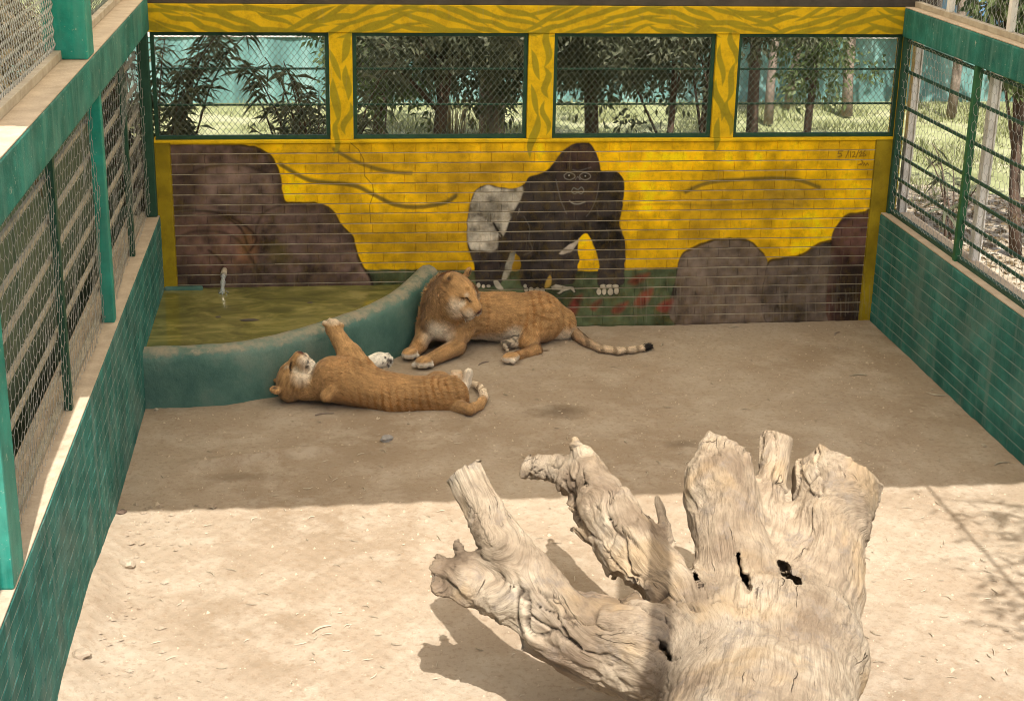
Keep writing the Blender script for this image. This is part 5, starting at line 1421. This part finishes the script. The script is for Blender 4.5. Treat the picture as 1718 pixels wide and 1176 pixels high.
def tree(name, label, base, h, crown_c, crown_r, nl, ls, lm, bm, lean=(0, 0), r0=.12, seed=1, cat='tree', group=None, wide=.45):
    r2 = np.random.default_rng(seed); base = np.array(base, float)
    root = tag(empty(name, tuple(base)), label, cat, group)
    m = MB(); top = base + np.array([lean[0], lean[1], h])
    pts = [base + (top - base) * s + np.array([.06 * math.sin(5 * s + seed), .06 * math.cos(4 * s + seed), 0]) for s in np.linspace(0, 1, 7)]
    m.tube(pts, [r0 * (1.15 - .6 * s) for s in np.linspace(0, 1, 7)], 9)
    tips = []
    for k in range(9):
        s = r2.uniform(.45, 1.0); p0 = pts[int(s * 6)]
        q = np.array(crown_c) + r2.normal(size=3) * np.array(crown_r) * .5
        mid = (p0 + q) / 2 + r2.normal(size=3) * .12
        m.tube([p0, mid, q], [r0 * .4, r0 * .25, r0 * .08], 6); tips += [q, mid]
    m.build('trunk', bm, root, True)
    nc = max(10, nl // 60); C0 = np.array(crown_c) + r2.normal(size=(nc, 3)) * .48 * np.array(crown_r)
    C0 = np.concatenate([C0, np.array(tips)], 0)
    ci = r2.integers(0, len(C0), nl); P = C0[ci] + r2.normal(size=(nl, 3)) * min(crown_r) * .16
    D = (P - C0[ci]) + r2.normal(size=(nl, 3)) * .15 + np.array([0, 0, -.06])
    leaves_mesh('crown', P, D, ls * r2.uniform(.6, 1.3, nl), ls * wide * r2.uniform(.7, 1.2, nl), lm, root, seed=seed)
    return root
def cane_plant(name, label, base, n, h, spread, ls, nl, lm, seed, cat='bamboo', arch=.5, group=None):
    r2 = np.random.default_rng(seed); base = np.array(base, float)
    root = tag(empty(name, tuple(base)), label, cat, group)
    m = MB(); P, D = [], []
    for k in range(n):
        a = r2.uniform(0, 6.28); b0 = base + np.array([math.cos(a), math.sin(a), 0]) * r2.uniform(0, spread * .3); d = np.array([math.cos(a), math.sin(a), 0]) * spread * r2.uniform(.3, 1); hh = h * r2.uniform(.65, 1.1)
        pts = [b0 + d * s ** 2 + np.array([0, 0, hh * (s - arch * .5 * s ** 3)]) for s in np.linspace(0, 1, 7)]
        m.tube(pts, [.012 * (1.1 - s) + .003 for s in np.linspace(0, 1, 7)], 5)
        for q in range(nl):
            s = r2.uniform(.25, 1); i = min(int(s * 6), 5); fpt = pts[i] + (pts[i + 1] - pts[i]) * (s * 6 - i)
            P.append(fpt); aa = r2.uniform(0, 6.28); D.append(np.array([math.cos(aa), math.sin(aa), r2.uniform(-.9, .4)]))
    m.build('stems', M['bark'], root)
    nn = len(P); leaves_mesh('foliage', np.array(P), np.array(D), ls * r2.uniform(.6, 1.3, nn), ls * .15 * r2.uniform(.7, 1.2, nn), lm, root, .3, seed)
    return root
def tussock(name, label, base, n, h, spread, mat, seed, cat='grass clump', group=None, wd=.012):
    r2 = np.random.default_rng(seed); base = np.array(base, float)
    a = r2.uniform(0, 6.28, n); rr = r2.uniform(0, spread * .35, n); P = base + np.stack([np.cos(a) * rr, np.sin(a) * rr, np.zeros(n)], 1)
    d = np.stack([np.cos(a), np.sin(a), np.zeros(n)], 1) * (spread * r2.uniform(.1, 1, n))[:, None]; hh = h * r2.uniform(.5, 1.1, n)
    s_ = np.stack([-np.sin(a), np.cos(a), np.zeros(n)], 1) * wd * .5
    V = []
    for s in (0, .35, .7, 1):
        c = P + d * s ** 1.8 + np.stack([np.zeros(n), np.zeros(n), hh * (s - .30 * s ** 3)], 1); w = (1 - s * .9)
        V += [c - s_ * w, c + s_ * w]
    V = np.stack(V, 1).reshape(-1, 3); b = np.arange(n)[:, None] * 8
    Fq = np.concatenate([b + np.array([[0, 1, 3, 2]]), b + np.array([[2, 3, 5, 4]]), b + np.array([[4, 5, 7, 6]])], 0)
    me = mesh_np('blades', V, Fq)
    root = tag(empty(name, tuple(base)), label, cat, group)
    link('blades', me, mat, root)
    return root

# lawn blades between the wall and the boundary
n = 60000; r2 = np.random.default_rng(21)
P = np.stack([r2.uniform(-6.5, 13.5, n), r2.uniform(4.5, 11.4, n), np.full(n, -.03)], 1)
clump = fbm(P * np.array([[1.6, 1.6, 0]]), 3); P = P[clump > .40 + .12 * r2.random(n)]; n = len(P)
a = r2.uniform(0, 6.28, n); hh = r2.uniform(.05, .16, n)
tip = P + np.stack([np.cos(a) * hh * .6, np.sin(a) * hh * .6, hh], 1); s_ = np.stack([-np.sin(a), np.cos(a), 0 * a], 1) * .010
gm = mesh_np('grass', np.stack([P - s_, P + s_, tip], 1).reshape(-1, 3), np.arange(n * 3).reshape(-1, 3))
tag(link('grass', gm, M['grass']), 'sunlit lawn grass beyond the mural wall', 'grass', kind='stuff')

# window 1: bamboo fronds and long grass close outside
GB, GT, GG = 'bamboo plants outside the windows', 'trees behind the mural wall', 'tall grass clumps outside the windows'
cane_plant('bamboo_plant', 'dark bamboo hanging over the left of the leftmost mesh window', (-2.45, .95, 0), 26, 3.3, .80, .17, 90, M['leaf_dark'], 31, group=GB)
cane_plant('bamboo_plant', 'dark leafy bamboo at the right of the leftmost mesh window', (-0.95, 1.0, 0), 22, 2.9, .75, .22, 52, M['leaf_dark'], 32, group=GB)
tussock('grass_clump', 'tall dark grass clump at the foot of the leftmost mesh window', (-2.30, 1.0, 0), 300, 2.35, .60, M['leaf_dark'], 33, group=GG)
tussock('grass_clump', 'grass clump between the bamboo plants outside the leftmost window', (-1.75, 1.3, 0), 150, 2.05, .5, M['leaf_dark'], 34, group=GG)
# window 2: trunks, dry stalks and long grass
tree('shade_tree', 'dark tree with brown trunk right behind the second window', (0.25, 1.9, 0), 3.2, (.30, 2.0, 2.55), (.95, .5, .60), 9000, .085, M['leaf_dark'], M['bark'], (.12, .1), .075, 41, group=GT)
tree('shade_tree', 'pale-barked tree at the right side of the second window', (0.98, 3.2, 0), 3.6, (1.0, 3.2, 2.35), (1.0, .6, .80), 9000, .09, M['leaf_dark'], M['bark_pale'], (-.1, .1), .09, 42, group=GT)
tree('shade_tree', 'leafy tree at the left side of the second window', (-0.35, 3.6, 0), 3.4, (-.25, 3.6, 2.1), (.7, .6, .9), 6500, .09, M['leaf_mid'], M['bark'], (.1, 0), .08, 43, group=GT)
tussock('grass_clump', 'arching pale grass clump low in the second window', (-0.25, 1.7, 0), 300, 2.3, .75, M['grass_dry'], 44, group=GG)
tussock('grass_clump', 'arching grass clump low at the right of the second window', (0.85, 1.8, 0), 300, 2.25, .7, M['grass_dry'], 45, group=GG)
tussock('dry_stalks', 'brown dry stalks standing in the middle of the second window', (0.40, 2.1, 0), 260, 2.5, .35, M['leaf_dry'], 46, 'dry stalks', wd=.02)
# window 3: one dense crown over a single trunk
tree('shade_tree', 'dense dark tree with a single trunk filling the third window', (2.05, 3.6, 0), 3.6, (2.05, 3.4, 2.25), (1.15, .6, .66), 17000, .09, M['leaf_dark'], M['bark'], (0, 0), .085, 51, group=GT)
tree('shade_tree', 'smaller dark tree between the second and third windows', (1.35, 2.6, 0), 3.2, (1.5, 2.5, 2.5), (.70, .5, .45), 6500, .085, M['leaf_dark'], M['bark'], (.1, 0), .05, 52, group=GT)
tree('shade_tree', 'low leafy tree at the right side of the third window', (2.75, 2.4, 0), 3.1, (2.65, 2.3, 2.5), (.55, .4, .50), 5000, .085, M['leaf_dark'], M['bark'], (-.1, 0), .04, 55, group=GT)
# window 4: loose branches in front of the turquoise wall
tree('shade_tree', 'loose-leaved tree reaching across the top of the rightmost window', (3.15, 2.6, 0), 3.4, (3.45, 2.5, 2.55), (.75, .45, .36), 4200, .085, M['leaf_dark'], M['bark'], (.1, 0), .05, 53, group='trees behind the mural wall')
tree('shade_tree', 'sparse tree by the right edge of the rightmost window', (5.1, 5.0, 0), 3.0, (5.0, 4.8, 1.9), (.6, .5, .9), 2500, .09, M['leaf_mid'], M['bark'], (0, 0), .05, 54, group='trees behind the mural wall')
for k, (x, y, s) in enumerate([(5.9, 9.6, 1.0), (7.4, 10.2, 1.2), (6.6, 10.8, .9), (9.0, 10.0, 1.1), (10.8, 10.3, 1.2)]):
    tree('bare_trunk_tree', ['grey-trunked tree before the turquoise wall, leftmost in the rightmost window', 'grey-trunked tree before the turquoise wall, right side of the rightmost window', 'grey-trunked tree close to the turquoise wall in the rightmost window', 'grey-trunked tree beyond the top of the right fence', 'grey-trunked tree farthest right along the turquoise wall'][k],
         (x, y, 0), 3.8, (x, y, 3.6), (1.1, .9, .8), 900, .20, M['leaf_mid'], M['bark_pale'], (.2 * (-1) ** k, 0), .065 * s, 60 + k, group='trees along the boundary wall')
# canopy trees farther back that put the middle windows in shade
tree('canopy_tree', 'large canopy tree standing behind the middle windows', (1.2, 6.2, 0), 5.2, (1.3, 5.4, 5.2), (2.3, 1.5, .9), 6500, .22, M['leaf_dark'], M['bark'], (.1, -.3), .16, 71, group='trees behind the mural wall')
tree('canopy_tree', 'canopy tree standing behind the right-hand windows', (4.9, 7.0, 0), 5.0, (4.6, 5.0, 5.0), (1.6, 1.3, .8), 3200, .22, M['leaf_dark'], M['bark'], (0, -.3), .075, 72, group='trees behind the mural wall')
# right side: shrubs, dappling tree and leaf litter
cane_plant('dry_shrub', 'tangled dry brown shrub outside the right fence', (5.35, -1.9, 0), 30, 1.9, .75, .10, 22, M['leaf_dry'], 81, 'shrub', .3)
cane_plant('dry_shrub', 'second dry brown shrub outside the right fence, farther from the mural wall', (5.3, -3.2, 0), 26, 1.8, .7, .10, 20, M['leaf_dry'], 82, 'shrub', .3)
cane_plant('bamboo_plant', 'thin bamboo shoots behind the right fence near the mural wall', (5.6, 1.6, 0), 5, 1.8, .4, .26, 7, M['leaf_dark'], 83, group='bamboo plants outside the windows')
tree('dappling_tree', 'tree right of the enclosure that dapples the path', (9.6, -1.4, 0), 5.0, (8.0, .4, 5.1), (1.9, 2.0, .9), 2600, .20, M['leaf_mid'], M['bark'], (-.2, .3), .14, 84)
tree('broadleaf_tree', 'broad-leaved bush showing over the beam at top right', (6.6, 2.2, 0), 3.0, (6.2, 1.9, 3.0), (.7, .6, .55), 520, .26, M['leaf_mid'], M['bark'], (-.2, 0), .06, 85, cat='bush')
n = 5200; P = np.stack([r2.uniform(4.6, 8.2, n), r2.uniform(-4.0, 4.8, n), r2.uniform(-.018, .01, n)], 1); D = np.stack([r2.normal(size=n), r2.normal(size=n), r2.normal(size=n) * .12], 1)
o = leaves_mesh('leaf_litter', P, D, .11 * r2.uniform(.5, 1.3, n), .035 * r2.uniform(.6, 1.2, n), M['leaf_dry'], None, .05, 9); tag(o, 'fallen dry leaves on the ground outside the right fence', 'leaf litter', kind='stuff')
# blue-roofed shed seen at the top right
M['blue_sheet'] = plain('blue_sheet', (0.10, 0.24, 0.42, 1), (0.20, 0.36, 0.52, 1), 3, 0.5)
sh = tag(empty('shed', (12.5, 13.5, 0)), 'pale shed with a blue sheet roof beyond the top right corner', 'shed')
m = MB(); m.box(10.5, 15.5, 12.6, 15.5, -.05, 1.15); m.build('wall', M['white_post'], sh)
m = MB(); m.box(10.2, 15.8, 12.3, 15.8, 1.1505, 2.3); m.build('roof', M['blue_sheet'], sh)
# overhanging branch on the right that throws the leaf shadows
br = tag(empty('overhanging_branch', (4.6, -6.5, 4.3)), 'leafy branch overhanging the right side, seen by its shadow on the sand', 'branch')
m = MB(); q0 = over((3.75, -4.05, 0), 4.35); q1 = over((3.3, -5.5, 0), 4.45); q2 = over((3.35, -3.95, 0), 4.3)
e0 = np.array([5.2, -7.4, 4.5])
m.tube([e0, (e0 + q0) / 2 + np.array([0, 0, .08]), q0, q2], [.03, .02, .012, .006], 6); m.tube([e0, (e0 + q1) / 2 + np.array([0, 0, .1]), q1], [.03, .018, .006], 6); m.build('stem', M['bark'], br, True)
LP, LD = [], []
for (uu, vv, nn, sp_) in [(1700, 870, 46, .12), (1715, 1010, 40, .10), (1710, 1050, 22, .08), (1725, 900, 40, .16), (1650, 832, 8, .2), (1735, 960, 40, .18)]:
    c_ = over(atz(uu, vv, 0), 4.38)
    for k in range(nn):
        LP.append(c_ + r2.normal(size=3) * np.array([sp_, sp_ * 1.2, .08])); LD.append(r2.normal(size=3) * np.array([1, .5, .25]) + np.array([-.7, .1, -.1]))
leaves_mesh('foliage', np.array(LP), np.array(LD), .17, .035, M['leaf_mid'], br, .1, 12)

# left side: plank screen of the neighbouring cage
M['plank'] = plain('grey_green_planks', (0.165, 0.185, 0.115, 1), (0.085, 0.125, 0.08, 1), 2.2, 0.9, 0.5, 30)
ps = tag(empty('plank_screen', (-2.86, -3, 0)), 'grey-green plank screen standing behind the left fence', 'fence')
y = -7.4; k = 0
while y < 2.4:
    w_ = 0.50 + 0.12 * ((k * 7) % 3) / 2
    m = MB(); m.box(-2.90 + .01 * (k % 2), -2.865 + .01 * (k % 2), y, y + w_ - 0.045, -.03, 2.60 + .05 * ((k * 5) % 4) / 3, 0.004); m.build('plank', M['plank'], ps)
    y += w_; k += 1
tree('side_tree', 'dry brown tree beyond the upper fence at top left', (-4.4, -1.6, 0), 3.3, (-4.2, -1.2, 2.9), (.9, 1.8, .8), 3000, .13, M['leaf_dry'], M['bark'], (0, 0), .09, 91)

tree('side_tree', 'dry brown hedge tree filling the view through the upper left netting', (-4.6, 2.8, 0), 2.6, (-4.4, 2.9, 1.9), (.6, 2.4, 1.1), 12000, .11, M['leaf_dry'], M['bark'], (0, 0), .07, 92)
# ------------------------------------------------------------------ litter on the floor
def stone(name, label, u, v, s, mat, seed, grp):
    r3 = random.Random(seed); bm = bmesh.new(); bmesh.ops.create_icosphere(bm, subdivisions=2, radius=1.0)
    for w in bm.verts:
        k = 0.72 + 0.42 * r3.random(); w.co = Vector((w.co.x * s * k * 1.3, w.co.y * s * k, w.co.z * s * k * .62))
    me = bpy.data.meshes.new(name); bm.to_mesh(me); bm.free()
    q = atz(u, v, 0); o = link(name, me, mat); o.location = (q[0], q[1], float(floor_z(np.array([q[0]]), np.array([q[1]]))[0]) + s * .25); o.rotation_euler = (0, 0, r3.uniform(0, 6))
    return tag(o, label, 'stone', grp)
M['stone'] = plain('grey_stone', (0.30, 0.28, 0.26, 1), (0.18, 0.16, 0.14, 1), 20, 0.9, 0.4, 60)
stone('stone', 'grey stone in the shade below the sprawling liger', 648, 739, .045, M['stone'], 1, 'loose stones')
# droppings and damp marks read as flat stains; a few husks lie about
stone('stone', 'stone in the sand by the left wall', 214, 955, .05, M['floor'], 2, 'loose stones')
stone('stone', 'small dark clod at the foot of the left wall where the shadow ends', 204, 861, .028, M['bark'], 3, 'loose stones')
stone('stone', 'clod lying at the bottom left in the sand', 140, 1125, .045, M['floor'], 4, 'loose stones')
stone('stone', 'pale pebble at the foot of the pool near the left wall', 262, 688, .018, M['rail'], 5, 'loose stones')
stone('stone', 'pale pebble beside the right wall', 1650, 748, .02, M['rail'], 6, 'loose stones')
# twigs, straw and husks
def straw_pts(u, v, L_, a, cv=.18):
    q = atz(u, v, 0); d_ = np.array([math.cos(a), math.sin(a), 0]); n_ = np.array([-d_[1], d_[0], 0]); z0 = float(floor_z(np.array([q[0]]), np.array([q[1]]))[0]) + .008
    return [np.array([q[0], q[1], z0]) + d_ * L_ * (s - .5) + n_ * L_ * cv * math.sin(s * 3.1) for s in np.linspace(0, 1, 5)]
for k, (u, v, L_, a, lab) in enumerate([
        (812, 610, .13, .7, 'dry straw stalk on the floor between the reclining liger\'s paws'),
        (1232, 549, .10, .2, 'dry straw bit on the floor at the foot of the painted right boulders'),
        (1440, 632, .17, .1, 'long dry straw stalk on the shaded floor left of the right wall'),
        (1405, 560, .12, .9, 'dry straw bit at the foot of the mural\'s right-hand corner'),
        (1570, 662, .16, 2.6, 'curved straw stalk close against the right wall'),
        (1682, 778, .15, .3, 'straw stalk just behind the shadow edge by the right wall'),
        (545, 697, .15, .2, 'straw stalk on the floor just below the sprawling liger\'s shoulder'),
        (540, 1056, .13, .6, 'straw bit on the sunlit sand left of the stump'),
        (1112, 580, .08, 1.2, 'pale husk on the floor just past the reclining liger\'s tail tip')]):
    m = MB(); m.tube(straw_pts(u, v, L_, a), [.004, .007, .0075, .006, .003], 5)
    tag(m.build('straw', M['rail'] if k % 3 else M['bark_pale']), lab, 'straw', 'straw stalks on the floor')
m = MB()
for k in range(330):
    u = rng.uniform(260, 1700); v = rng.uniform(560, 1170)
    q = atz(u, v, 0)
    if q[1] > -1.9 and q[0] < .35 or q[0] > 4.1 or q[0] < -2.2: continue
    if rng.random() < .4: q[0] = 4.15 - rng.gamma(1.5, .12)
    m.tube(straw_pts(u, v, rng.uniform(.02, .08), rng.uniform(0, 3.14), rng.uniform(-.3, .3)), [.0018, .003, .0035, .003, .0015], 3, False)
tag(m.build('straw_litter', M['rail']), 'fine straw litter scattered over the floor', 'straw litter', kind='stuff')
V_, F_ = [], []
for k in range(260):
    y_ = rng.uniform(-7.4, -3.6); x_ = XL + .10 + rng.gamma(1.6, .10); s_ = rng.gamma(2.0, .0035) + .003
    z_ = float(floor_z(np.array([x_]), np.array([y_]))[0]); b_ = len(V_)
    pts = rng.normal(size=(6, 3)) * .12 + np.array([[1, 0, 0], [-1, 0, 0], [0, 1, 0], [0, -1, 0], [0, 0, .8], [0, 0, -.6]])
    V_ += [tuple(np.array([x_, y_, z_ + s_ * .2]) + q * s_ * np.array([1.3, 1, .8])) for q in pts]
    F_ += [(b_ + a, b_ + b2, b_ + c) for a, b2, c in [(0, 2, 4), (2, 1, 4), (1, 3, 4), (3, 0, 4), (2, 0, 5), (1, 2, 5), (3, 1, 5), (0, 3, 5)]]
me = bpy.data.meshes.new('sand_crumbs'); me.from_pydata(V_, [], F_); me.update()
tag(link('sand_crumbs', me, M['floor']), 'crumbs of dry earth along the foot of the left wall', 'earth crumbs', kind='stuff')
# fine grit and chips
n = 2600; P = np.stack([r2.uniform(-2.2, 4.1, n), r2.uniform(-7.0, -.1, n), np.zeros(n)], 1)
keepm = (P[:, 1] < -1.9) | (P[:, 0] > .3); P = P[keepm]; n = len(P)
P[:, 2] = floor_z(P[:, 0], P[:, 1]); s_ = r2.gamma(2.0, .0026, n) + .003
off = np.array([[1, 0, -.2], [-.5, .86, -.2], [-.5, -.86, -.2], [0, 0, .8]])
V = P[:, None] + off[None] * s_[:, None, None] * r2.uniform(.6, 1.4, (n, 4, 1)); b = np.arange(n)[:, None] * 4
tag(link('grit', mesh_np('grit', V.reshape(-1, 3), np.concatenate([b + np.array([[0, 1, 3]]), b + np.array([[1, 2, 3]]), b + np.array([[2, 0, 3]])], 0)), M['dusty_cap']), 'fine grit and chips scattered over the floor', 'grit', kind='stuff')
